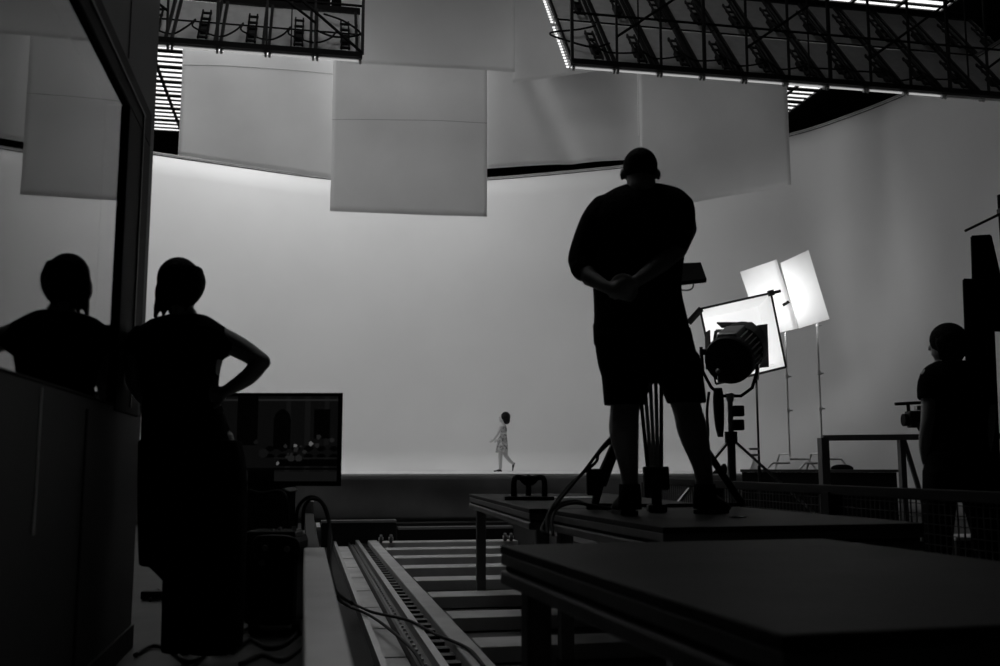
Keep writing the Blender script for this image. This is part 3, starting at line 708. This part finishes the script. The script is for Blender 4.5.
# black case under the monitor
DQ = 5.15
c = V(277, 560, DQ); 
t = thing('power_unit', (c.x, c.y, 0), 'tall black power unit with handle on the floor under the monitor', 'equipment')
zq = V(0, 533, DQ).z
MB().box(Vector((c.x, c.y, zq/2+.02)), (.26, .34, zq-.04), RT, FW).build('body', M_black, t, bevel=.04)
MB().box(Vector((c.x, c.y, zq-.0))-FW*.06, (.24, .2, .04), RT, FW).build('top_plate', M_dark, t, bevel=.01)
hp = [V(257, 560, DQ-.2), V(255, 542, DQ-.2), V(264, 537, DQ-.2), V(290, 538, DQ-.2), V(298, 545, DQ-.2), V(297, 560, DQ-.2)]
MB().tube(hp, .011, 8, smooth=4).build('handle', M_dark, t, smooth=True)
for (x, y) in ((272, 529), (280, 527), (294, 526)): MB().tube([V(x, y+6, DQ-.12), V(x, y, DQ-.12)], .010, 8).build('plug', M_chrome, t)
for (x, y) in ((265, 548), (287, 549), (262, 563)): MB().lathe(V(x, y, DQ-.175), FW, [(-.012, .014), (0, .016)], 12).build('socket', M_alu, t)
for x in (256, 299): MB().lathe(Vector((V(x, 560, DQ-.14).x, V(x, 560, DQ-.14).y, .035))-RT*.02, RT, [(0, .035), (.04, .035)], 14).build('wheel', M_rub, t)
# cables over the barrier and on the floor
cable('barrier_cable', [V(296, 530, 5.3), V(298, 508, 5.3), V(309, 497, 5.3), V(321, 501, 5.25), V(329, 520, 5.2), V(329, 560, 4.9), V(336, 590, 4.6), V(352, 603, 4.3)], .009, 'black cable arching over the barrier rail and down to the track, outer loop', sub=8)
cable('barrier_cable', [V(303, 530, 5.2), V(304, 508, 5.2), V(312, 499, 5.2), V(323, 505, 5.2), V(331, 535, 5.1), V(330, 575, 4.7), V(338, 598, 4.5), PZ(350, 607, -.19)], .009, 'black cable arching over the barrier rail, inner loop', sub=8)
def flo(pts, z=.012): return [PZ(x, y, z) for x, y in pts]
cable('track_cable', flo([(350, 607), (365, 613), (380, 622), (400, 638), (416, 654), (430, 680)], -.185), .010, 'black cable lying diagonally over the camera track, nearer strand')
cable('track_cable', flo([(352, 603), (372, 612), (400, 618), (415, 623), (435, 634), (450, 640), (470, 650), (485, 668)], -.18), .010, 'black cable lying diagonally over the camera track, farther strand')
fl_lab = ['looping beside the power strip left of the woman', 'snaking across the floor in front of the booth panel', 'crossing the floor below the power unit, longest of them', 'nearest the camera between the woman and the barrier rail', 'just under the power unit', 'hanging vertically between the woman and the power unit', 'wavy, directly in front of the power unit wheels']
fc_ = [[(150, 600), (158, 590), (172, 602), (182, 612), (200, 606)], [(135, 655), (152, 646), (170, 650), (190, 662), (210, 650)], [(232, 652), (250, 640), (270, 648), (290, 640), (304, 622)],
       [(240, 664), (262, 655), (282, 660), (300, 648)], [(236, 636), (250, 628), (268, 634), (285, 630), (300, 634)], [(244, 560), (250, 575), (246, 590), (252, 604)], [(250, 620), (262, 612), (278, 618), (296, 612)]]
for i, f in enumerate(fc_): cable('floor_cable', flo(f), .010, 'black floor cable '+fl_lab[i], 'floor cables between booth and barrier rail')
c = PZ(160, 600, 0); t = thing('power_strip', c, 'small black power strip with a bright plug on the floor left of the woman', 'power strip')
MB().box(c+UP*.03, (.22, .07, .05), RT, FW).build('body', M_black, t, bevel=.008); MB().box(c+RT*.06+UP*.06, (.025, .025, .03), RT, FW).build('plug', M_chrome, t)

# ------------------------------------------------------------------ people
def hand(mb, wr, d, nrm, side, s=1.0, curl=.5):
    """wr wrist point, d finger direction, nrm palm normal (palm side), side: thumb direction sign along d x nrm"""
    d = Vector(d).normalized(); nrm = Vector(nrm); nrm = (nrm-d*nrm.dot(d)).normalized(); x = d.cross(nrm)*side
    mb.tube([wr, wr+d*.03*s, wr+d*.06*s, wr+d*.088*s], [.026*s, .036*s, .041*s, .038*s], 12, round_=True, flat=.42, side=x)
    for i, (o, L) in enumerate(((.029, .072), (.010, .080), (-.010, .074), (-.028, .058))):
        p = wr+d*(.084*s)+x*(o*s); q = [p-d*.015*s, p]; a = 0
        for j, fl_ in enumerate((.45, .30, .25)):
            a += curl*(.5+.35*j); q.append(q[-1]+(d*math.cos(a)+nrm*math.sin(a)+x*o*1.2)*(L*fl_*s))
        mb.tube(q, [.009*s, .0095*s, .0088*s, .008*s, .0068*s], 8, round_=True)
    p = wr+d*.022*s+x*.026*s
    mb.tube([p, p+(x*.75+d*.6+nrm*.15)*.032*s, p+(x*.95+d*1.3+nrm*.35)*.036*s, p+(x*.85+d*2.0+nrm*.7)*.036*s], [.013*s, .0115*s, .0098*s, .008*s], 8, round_=True)
def headm(mb, c, f, up=UP, s=1.0, neck=None, nr=.058):
    """c centre of skull, f facing"""
    f = Vector(f).normalized(); up = Vector(up).normalized(); sd = f.cross(up).normalized(); f = up.cross(sd)
    mb.ell(c-f*.008*s+up*.015*s, (.074*s, .094*s, .092*s), sd, f, up)
    mb.ell(c+f*.022*s-up*.045*s, (.060*s, .066*s, .074*s), sd, f, up)
    mb.ell(c+f*.055*s-up*.095*s, (.026*s, .024*s, .020*s), sd, f, up, 10, 6)
    mb.tube([c+f*.084*s+up*.012*s, c+f*.104*s-up*.026*s], [.008*s, .014*s], 8, round_=True)
    mb.ell(c+f*.084*s-up*.064*s, (.024*s, .012*s, .008*s), sd, f, up, 10, 6)
    mb.ell(c+f*.082*s+up*.028*s, (.05*s, .012*s, .009*s), sd, f, up, 10, 6)
    for e in (-1, 1): mb.ell(c+sd*e*.082*s-f*.002*s-up*.018*s, (.011*s, .019*s, .029*s), (sd*.9-f*.4*e).normalized(), f, up, 10, 6)
    if neck is not None: mb.tube([c-up*.03*s-f*.01*s, c-up*.09*s-f*.018*s, neck], [nr*s*.95, nr*s*.95, nr*s*1.12], 14, round_=True)
    return sd, f, up
def eyes(parent, c, sd, f, up, s=1.0):
    for e in (-1, 1):
        MB().ell(c+f*.081*s+sd*e*.031*s+up*.004*s, (.012*s, .008*s, .008*s), sd, f, up, 10, 6).build('eye', M_white, parent, smooth=True)
def shoe(parent, heel, toe, wd=.05, h=.09, m=None, name='shoe'):
    heel, toe = Vector(heel), Vector(toe); d = (toe-heel); L = d.length; d.normalize(); sdv = d.cross(UP).normalized(); nv = sdv.cross(d)
    mb = MB(); R = []
    for u, w_, hh in ((-.02, .5, .45), (.03, .8, .9), (.25, .85, 1.0), (.45, .85, .85), (.65, 1.05, .62), (.85, 1.0, .48), (.97, .65, .38), (1.0, .3, .2)):
        R.append([heel+d*L*u+sdv*wd*w_*math.cos(a)*1+nv*max(0.0, h*hh*(.5+.5*math.sin(a))) for a in [2*PI*q/14 for q in range(14)]])
    mb.rings(R); o = mb.build(name, m or M_black, parent, smooth=True)
    so = MB()
    so.hexa([heel-d*.01+sdv*wd*.8, heel+d*L*.7+sdv*wd*1.08, heel+d*L+sdv*wd*.4, heel+d*L-sdv*wd*.4, heel+d*L*.7-sdv*wd*1.08, heel-d*.01-sdv*wd*.8],
            [p+nv*.02 for p in [heel-d*.01+sdv*wd*.8, heel+d*L*.7+sdv*wd*1.08, heel+d*L+sdv*wd*.4, heel+d*L-sdv*wd*.4, heel+d*L*.7-sdv*wd*1.08, heel-d*.01-sdv*wd*.8]])
    so.build('sole', M_rub, o); return o
NEAR = -FW
# --- man in shorts, back to us
D = 4.95; S = D/1000
lf, rf = PZ(629, 514, ZP), PZ(706, 514, ZP)
root = thing('person', (lf+rf)/2, 'man in dark shirt and shorts on the middle platform, hands clasped behind his back', 'person')
root.location.z = ZP
def Q(px, py, dd=0): return V(px, py, D+dd)
mb = MB()
hc_ = Q(640, 171.5, .02)
sd, f, up = headm(mb, hc_, FW*.97-UP*.25+RT*.02, (UP*.97+FW*.25), 1.14, Q(640, 197, 0), .068)
mb.sect([(622, 662, 190, D+.01, .075), (592, 684, 204, D+.01, .11), (586, 688, 225, D, .13), (598, 676, 262, D, .14), (602, 680, 300, D, .145), (604, 688, 335, D, .14), (606, 692, 360, D, .13), (620, 680, 378, D, .08)])
mb.tube([Q(596, 212), Q(584, 240, -.02), Q(578, 262, -.05)], [.056, .05, .042], 12, round_=True)
mb.tube([Q(578, 262, -.05), Q(590, 278, -.13), Q(606, 287, -.20)], [.044, .043, .030], 12, round_=True)
mb.tube([Q(681, 208), Q(686, 230, -.03), Q(678, 250, -.08)], [.065, .056, .046], 12, round_=True)
mb.tube([Q(678, 250, -.08), Q(660, 264, -.16), Q(637, 281, -.23)], [.046, .047, .031], 12, round_=True)
hand(mb, Q(606, 287, -.205), RT*1+UP*-.35-FW*.1, NEAR, -1, 1.05, .45)
hand(mb, Q(637, 281, -.235), -RT*1+UP*-.45, FW, -1, 1.05, .55)
for (hx_, kx, cx, ax_, fx_) in ((628, 625, 624, 630, 629), (671, 686, 693, 704, 706)):
    fz = ZP
    mb.tube([Q(hx_, 352, 0), Q(kx, 405, .01), Q(cx, 432, -.015), Q(ax_-1, 470, 0), Q(ax_, 500, 0)], [.095, .073, .074, .047, .042], 14, smooth=4, round_=True)
mb.fuse('body', M_skin, root, .0085, 3)
eyes(root, hc_, sd, f, up, 1.06)
hm = MB().ell(hc_+up*.018-f*.018, (.089, .105, .094), sd, f, up, 20, 12)
hm.ell(hc_-f*.035-up*.005, (.082, .083, .072), sd, f, up, 20, 10)
hm.fuse('hair', M_hair, root, .008, 2)
mb = MB()
mb.sect([(624, 660, 186, D+.02, .075), (612, 680, 190, D+.02, .085), (596, 690, 202, D+.01, .125), (588, 690, 225, D, .155), (590, 684, 258, D, .165), (593, 681, 290, D, .17), (594, 686, 315, D, .165), (593, 691, 337, D, .155)], p=2.4)
mb.tube([Q(604, 210), Q(596, 224, -.01), Q(585, 245, -.03), Q(579, 261, -.06), Q(583, 268, -.09)], [.08, .086, .07, .057, .05], 14, smooth=3, round_=True)
mb.tube([Q(668, 201), Q(679, 207, -.01), Q(681, 228, -.04), Q(677, 246, -.08)], [.07, .078, .068, .056], 14, smooth=3, round_=True)
mb.tube([Q(627, 190), Q(640, 193, -.04), Q(656, 190)], .02, 8, round_=True)
shirt = mb.fuse('shirt', M_shirt, root, .009, 4)
MB().tube([Q(578, 271, -.08), Q(583, 268, -.105)], [.056, .054], 14).build('rolled_cuff', M_shirt, root, smooth=True)
mb = MB()
mb.sect([(595, 690, 328, D, .15), (595, 694, 345, D, .155), (598, 699, 365, D, .155), (602, 702, 378, D, .13)], p=2.4)
mb.sect([(599, 652, 355, D, .14), (602, 649, 380, D, .125), (604, 645, 404, D, .11), (605, 644, 405, D, .10)], p=2.3)
mb.sect([(646, 699, 355, D, .14), (658, 703, 380, D, .125), (667, 706, 402, D, .11), (668, 705, 403, D, .10)], p=2.3)
mb.fuse('shorts', M_tee, root, .010, 3)
MB().tube([Q(597, 326, -.02), Q(598, 343, -.02)], .022, 8, round_=True).build('pocket_item', M_black, root)
for (ax_, hx2, hy2, tx, tdy) in ((630, 629, 515, 626, .24), (705, 703, 514, 733, .20)):
    h0 = PZ(hx2, hy2, ZP); h0.z = ZP; tt = h0+FW*tdy+RT*((tx-hx2)*S)
    shoe(root, h0, tt, .055 if ax_ < 650 else .06, .12, M_black)
    MB().tube([Q(ax_-.5, 484), Q(ax_, 498), Q(ax_, 509)], [.052, .057, .058], 12).build('sock', M_tee, root, smooth=True)

# --- camera tripod and camera in front of him
tc = Q(655, 385, .42); tc.z = ZP
t = thing('camera_tripod', tc, 'black camera tripod between the legs of the man in shorts', 'tripod')
hub = Q(655, 372, .42)
MB().lathe(hub-UP*.06, UP, [(0, .05), (.03, .07), (.10, .075), (.12, .04), (.2, .04)], 16).build('bowl', M_black, t)
def tleg(foot_, offs, lab=None):
    for o in offs:
        lg = MB().tube([hub+RT*o-UP*.03, foot_+RT*o*.5+UP*.06], .014, 8).build('leg', M_alu if abs(o) < .05 else M_black, t)
    MB().box(hub.lerp(foot_, .45), (.14, .05, .06), RT, FW).build('leg_clamp', M_black, t); MB().lathe(foot_, UP, [(0, .03), (.02, .032), (.07, .02)], 10).build('foot', M_rub, t)
f1 = PZ(657, 512, ZP); f1.z = ZP
for o in (-.07, -.04, -.01, .02, .05):
    MB().tube([Q(652, 380, .40)+RT*o*1.0, Vector((f1.x, f1.y, 0))+RT*o*.5+UP*(ZP+.12)], .011, 8).build('leg_tube', M_alu if abs(o+.01) < .04 else M_black, t)
MB().box(Q(656, 478, .3), (.13, .07, .12), RT, FW).build('leg_clamp', M_black, t, bevel=.01)
MB().tube([Q(656, 478, .3), f1+UP*.01], .028, 10).build('lower_leg', M_black, t)
MB().box(f1+UP*.02, (.10, .08, .04), RT, FW).build('foot', M_rub, t, bevel=.01)
f2 = PZ(595, 509, ZP); f2.z = ZP
MB().tube([hub, Q(618, 440, .42), Q(600, 484, .45)], [.02, .028, .036], 8).build('leg', M_black, t)
MB().tube([Q(600, 480, .45), f2+UP*.02], [.03, .02], 8).build('lower_leg', M_black, t)
MB().box(Q(594, 482, .42), (.08, .06, .14), RT, FW).build('leg_clamp', M_black, t, bevel=.01); MB().box(f2+UP*.015, (.1, .07, .03), RT, FW).build('foot', M_rub, t)
f3 = f2+RT*.85+FW*.1; f3.z = ZP
MB().tube([hub, f3+UP*.02], .02, 8).build('leg', M_black, t)
cm = (f1+f2+f3)/3
for q in (f1, f2, f3): MB().bar(q+UP*.022, cm+UP*.022, .03, .02).build('spreader', M_black, t)
cb = Q(648, 300, .45); t = thing('film_camera', Q(655, 355, .42), 'dark film camera on the tripod hidden by the man in shorts, small monitor sticking out', 'camera')
MB().box(cb, (.14, .34, .17), RT, FW).build('camera_body', M_black, t, bevel=.01)
MB().lathe(cb+FW*.17, FW, [(0, .045), (.12, .05), (.16, .065), (.24, .07)], 18).build('lens', M_dark, t)
MB().tube([hub+UP*.1, cb-UP*.08], .04, 12).build('pan_head', M_black, t)
MB().tube([hub+UP*.1, Q(668, 345, .2)], .01, 8).build('pan_handle', M_black, t)
mc = [Q(678, 263, .38), Q(701, 262, .38), Q(707, 279, .26), Q(680, 282, .26)]
nm = (mc[1]-mc[0]).cross(mc[3]-mc[0]).normalized()
MB().hexa(mc, [p+nm*.025 for p in mc]).build('viewing_monitor', M_black, t, bevel=.004)
MB().tube([Q(676, 272, .38), cb+RT*.05+UP*.05], .014, 8).build('monitor_arm', M_black, t)
MB().tube([Q(693, 282, .3), Q(693, 287, .3), Q(689, 290, .3), Q(680, 290, .32)], .004, 6, smooth=4).build('monitor_cord', M_rub, t)
for i, f in enumerate(([(624, 425, .4), (604, 445, .35), (585, 470, .35), (572, 485, .3), (552, 510, .15), (542, 528, 0), (545, 534, -.05)],
                       [(622, 432, .4), (600, 452, .35), (596, 462, .35), (582, 474, .35), (565, 490, .3), (548, 515, .1), (548, 535, -.05)],
                       [(608, 509, .6), (590, 505, .5), (575, 501, .4), (560, 504, .25), (550, 517, .1), (546, 535, -.05)],
                       [(620, 510, .55), (595, 506, .45), (574, 503, .35), (558, 508, .2), (552, 520, .05), (553, 535, -.05)])):
    cable('camera_cable', [Q(*p) for p in f], .009, ['black cable from the tripod to the platform corner, upper of the two swags', 'black cable from the tripod to the platform corner, lower of the two swags', 'black cable lying on the platform from tripod foot to corner, rear one', 'black cable lying on the platform from tripod foot to corner, front one'][i], 'cables at the corner of the middle platform')

# --- woman by the booth, back to us, hand on hip
D = 4.2; S = D/1000
g0 = PZ(200, 652, 0)
root = thing('person', (g0.x, g0.y, 0), 'woman in black T-shirt and long wide trousers standing by the booth window, hand on hip', 'person')
mb = MB(); hc_ = Q(181, 284, 0)
sd, f, up = headm(mb, hc_, FW*.9+RT*.45-UP*.05, UP, .93, Q(187, 322, 0), .055)
mb.sect([(165, 208, 318, D, .06), (142, 226, 334, D, .09), (141, 222, 360, D, .11), (149, 215, 395, D, .11), (148, 228, 430, D, .13), (152, 230, 455, D, .13)])
mb.tube([Q(219, 338), Q(240, 348, -.0), Q(262, 362, -.02)], [.052, .047, .037], 12, smooth=3, round_=True)
mb.tube([Q(261, 362, -.02), Q(248, 377, -.04), Q(226, 391, -.05)], [.037, .037, .025], 12, smooth=3, round_=True)
hand(mb, Q(227, 391, -.05), -RT*1-UP*.25-FW*.15, FW*.6-UP*.2, 1, .92, .35)
mb.tube([Q(142, 338), Q(136, 360, -.02), Q(134, 380, -.03)], [.050, .044, .036], 12, smooth=3, round_=True)
mb.tube([Q(134, 380, -.03), Q(140, 392, .06), Q(146, 402, .15)], [.036, .034, .023], 12, smooth=3, round_=True)
hand(mb, Q(146, 402, .15), FW*.8+RT*.2-UP*.4, -UP, 1, .92, .4)
for x0_, x1_ in ((172, 178), (215, 216)): mb.tube([Q(x0_, 445), Q(x0_+2, 540), Q(x1_, 638)], [.085, .055, .036], 12, round_=True)
mb.fuse('body', M_skin, root, .008, 3)
eyes(root, hc_, sd, f, up, .93)
hm = MB(); hm.ell(hc_+up*.012-f*.022+UP*.002+RT*.006, (.086, .094, .098), sd, f, up, 20, 12)
hm.sect([(169, 201, 267, D, .08), (160, 205, 280, D, .092), (156, 203, 291, D-.01, .085), (156, 198, 300, D-.02, .06), (160, 192, 306, D-.03, .03)], p=2.1)
for i in range(13):
    x = 155.5+i*2.7; hm.tube([Q(x+3, 292, -.04), Q(x+.5, 305, -.05), Q(x-1.5, 317-i*.75+3.5*math.sin(i*2.3), -.05)], [.013, .009, .004], 6, round_=True)
hm.fuse('hair', M_hair, root, .005, 5)
mb = MB()
mb.sect([(170, 206, 315, D+.01, .06), (150, 216, 321, D+.01, .085), (137, 228, 334, D, .105), (137, 222, 356, D, .13), (145, 217, 385, D, .13), (144, 222, 410, D, .14), (143, 232, 438, D, .15), (143, 236, 452, D, .15)], p=2.4)
mb.tube([Q(208, 331), Q(219, 339), Q(228, 347, -.0), Q(232, 352, 0)], [.055, .056, .055, .054], 12, smooth=3)
mb.tube([Q(147, 331), Q(138, 344), Q(134, 358, -.01)], [.05, .062, .064], 12, smooth=3)
mb.fuse('t_shirt', M_tee, root, .009, 3)
mb = MB()
def leg_prof(pts, D2): mb.sect([(l, r, y, D2, rd) for l, r, y, rd in pts], p=2.5)
leg_prof([(145, 240, 440, .15), (144, 244, 462, .16), (145, 246, 490, .15), (150, 246, 520, .14)], D)
leg_prof([(185, 246, 495, .15), (188, 245, 540, .13), (190, 243, 600, .14), (190, 240, 650, .15)], D-.02)
leg_prof([(160, 205, 495, .15), (166, 205, 545, .13), (166, 205, 600, .14), (165, 206, 648, .15)], D+.04)
mb.fuse('wide_trousers', M_tee, root, .012, 3)
mb = MB()
mb.sect([(144, 190, 440, D-.02, .17), (143, 190, 490, D-.02, .165), (143, 195, 540, D-.02, .16), (144, 190, 564, D-.02, .15)], p=2.6)
mb.hexa([Q(144, 562, -.1), Q(185, 562, -.1), Q(178, 590, -.08), Q(166, 584, -.08)], [Q(144, 562, .08), Q(185, 562, .08), Q(178, 590, .06), Q(166, 584, .06)])
mb.fuse('tied_jacket', M_tee, root, .012, 3)
for x in (180, 219):
    h0 = PZ(x, 655, 0); h0.z = 0; shoe(root, h0, h0+FW*.22, .045, .08, M_black)

# --- man at far right
D = 6.1; S = D/1000
g0 = V(950, 594, D); g0.z = 0
root = thing('person', g0, 'man in black T-shirt at far right behind the mesh guard rail, arms hanging down', 'person')
mb = MB(); hc_ = Q(946, 343, 0)
sd, f, up = headm(mb, hc_, FW*.75-RT*.62, UP, 1.02, Q(950, 368, 0), .06)
mb.sect([(935, 966, 362, D, .07), (925, 985, 374, D, .10), (928, 984, 400, D, .11), (933, 980, 430, D, .11), (931, 984, 455, D, .12), (940, 975, 470, D, .08)])
mb.tube([Q(929, 376), Q(929, 405, -.02), Q(927, 425, -.02)], [.052, .046, .040], 12, smooth=3, round_=True)
mb.tube([Q(927, 425, -.02), Q(925, 445, .02), Q(926, 462, .05)], [.040, .038, .026], 12, smooth=3, round_=True)
hand(mb, Q(926, 463, .05), -UP+FW*.15, RT, 1, 1.0, .4)
mb.tube([Q(982, 378), Q(987, 405), Q(988, 428)], [.052, .046, .040], 12, smooth=3, round_=True)
mb.tube([Q(988, 428), Q(985, 450, .08), Q(980, 465, .12)], [.040, .037, .026], 12, smooth=3, round_=True)
hand(mb, Q(980, 466, .12), -UP+FW*.2, -RT, -1, 1.0, .4)
for x0_, x1_, x2_ in ((943, 938, 936), (972, 982, 990)): 
    an = V(x2_, 585, D); an.z = .08; mb.tube([Q(x0_, 460), Q(x1_, 525), an], [.085, .055, .04], 12, round_=True)
mb.fuse('body', M_skin, root, .009, 3)
eyes(root, hc_, sd, f, up, 1.02)
hm = MB().ell(hc_+up*.02-f*.016, (.098, .112, .105), sd, f, up, 20, 12)
hm.ell(hc_-up*.03-f*.05, (.09, .075, .085), sd, f, up, 20, 10)
for i in range(12):
    a_ = PI*i/11; p = hc_-f*(.07*math.sin(a_))+sd*(.09*math.cos(a_)); hm.tube([p, p-UP*.085-f*.01, p-UP*(.115+.01*math.sin(i*2.1))], [.02, .016, .006], 6, round_=True)
hm.fuse('hair', M_hair, root, .008, 1)
mb = MB()
mb.sect([(937, 964, 361, D+.01, .07), (926, 982, 367, D, .10), (920, 990, 380, D, .12), (928, 988, 402, D, .125), (930, 985, 435, D, .13), (927, 990, 462, D, .14)], p=2.4)
mb.tube([Q(935, 376), Q(930, 384), Q(928, 400, -.01)], [.078, .074, .064], 12, smooth=3)
mb.tube([Q(978, 376), Q(985, 388), Q(987, 405)], [.065, .066, .062], 12, smooth=3)
mb.fuse('t_shirt', M_tee, root, .01, 3)
mb = MB()
mb.sect([(927, 990, 452, D, .14), (926, 993, 470, D, .15), (926, 996, 490, D, .13)], p=2.4)
mb.sect([(925, 960, 470, D, .13), (924, 954, 510, D, .10), (923, 950, 555, D, .09), (923, 948, 590, D, .09)])
mb.sect([(955, 996, 470, D, .13), (966, 1003, 510, D, .10), (976, 1010, 550, D, .09), (980, 1010, 588, D, .09)])
mb.fuse('trousers', M_tee, root, .012, 3)
for x in (936, 993):
    h0 = V(x, 590, D-.03); h0.z = 0; shoe(root, h0, h0+FW*.22-RT*.08, .05, .09, M_black)
# handheld camera seen past his left side
D = 6.7
t = thing('camcorder', Q(912, 412), 'small camcorder with top handle held up beside the man at far right', 'camera')
MB().box(Q(917, 417), (.13, .10, .08), RT, FW).build('camera_body', M_dark, t, bevel=.01)
MB().tube([Q(903, 420), Q(912, 420)], [.042, .036], 14).build('lens', M_black, t)
MB().tube([Q(895, 404), Q(924, 402.5)], .011, 8).build('top_handle', M_dark, t)
MB().tube([Q(908, 404), Q(909, 415)], .012, 8).build('handle_post', M_dark, t)
MB().box(Q(914, 425), (.07, .08, .035), RT, FW).build('grip', M_frame, t, bevel=.008)
MB().box(Q(920, 408), (.06, .05, .03), RT, FW).build('microphone_block', M_alu, t)
MB().tube([Q(917, 424), Q(926, 440), Vector((Q(926, 500).x, Q(926, 500).y, 0))], .014, 8).build('monopod', M_dark, t)

# --- child on the stage, in profile facing left
D = 18.6; ZS0 = ZS
g0 = PZ(502, 471.6, ZS)
D = (g0-CAM).dot(FW); print('child D', D)
root = thing('person', (g0.x, g0.y, ZS), 'small child in a light patterned dress walking left on the white stage', 'person')
M_dress = mat('patterned_dress', 165, .9, noise=.75, nscale=22, spec=.1); M_cskin = mat('child_skin', 190, .6, noise=.04)
s = .82
mb = MB(); hc_ = Q(503.7, 417.8); foot_y = 471.6
sd, f, up = headm(mb, hc_, -RT+UP*.35, (UP+RT*.3), s, Q(503.2, 426.5), .045)
mb.sect([(500.5, 506, 425, D, .07), (499.5, 506.5, 429, D, .085), (500, 506, 436, D, .075), (499, 507, 444, D, .09), (500.5, 505.5, 449, D, .06)], sub=2)
mb.tube([Q(501, 427, -.09), Q(497.8, 434, -.11), Q(493.5, 440.2, -.1)], [.033, .026, .018], 8, smooth=2, round_=True)
hand(mb, Q(493.5, 440.2, -.1), -RT-UP*.55, UP*.3-RT*.2-FW, 1, .6, .5)
mb.tube([Q(503.5, 427, .09), Q(502, 434, .11), Q(498, 440, .11)], [.033, .026, .018], 8, smooth=2, round_=True)
hand(mb, Q(498, 440, .11), -RT-UP*.55, FW*.5-UP*.2, -1, .6, .5)
mb.tube([Q(501.5, 446, -.05), Q(500.5, 457, -.05), Q(500.3, 468.4, -.05)], [.062, .042, .030], 10, smooth=2, round_=True)
mb.tube([Q(504.5, 446, .05), Q(506, 456, .05), Q(513.3, 463.8, .05)], [.062, .042, .030], 10, smooth=2, round_=True)
mb.fuse('body', M_cskin, root, .0085, 1)
eyes(root, hc_, sd, f, up, s)
hm = MB(); hm.ell(hc_+up*.02-f*.04, (.088, .082, .092), sd, f, up, 16, 10); hm.ell(Q(505.6, 416.8), (.095, .10, .10), n=14, m=8); hm.ell(Q(506.5, 420.5), (.07, .09, .075), n=14, m=8)
hm.fuse('hair', M_hair, root, .009, 1)
mb = MB(); mb.sect([(500.3, 506.2, 425.5, D, .08), (499.8, 507, 430, D, .10), (500.3, 506.6, 434, D, .09), (497.5, 507.5, 441, D, .12), (495.5, 508, 451.5, D, .16), (495.6, 507.9, 452, D, .15)], p=2.1)
mb.build('dress', M_dress, root, smooth=True)
MB().sect([(500.1, 506.8, 432.6, D, .097), (500.1, 506.8, 434.2, D, .097)], p=2.1).build('sash', mat('sash', 205, .9), root)
h0 = Q(501.5, 471, -.05); h0.z = ZS; shoe(root, h0, h0-RT*.15, .03, .05, M_dark, 'shoe')
a_ = Q(514.8, 463.5, .05); b_ = Q(513, 471, .05); b_.z = ZS+.01; shoe(root, a_, b_, .03, .045, M_dark, 'shoe')
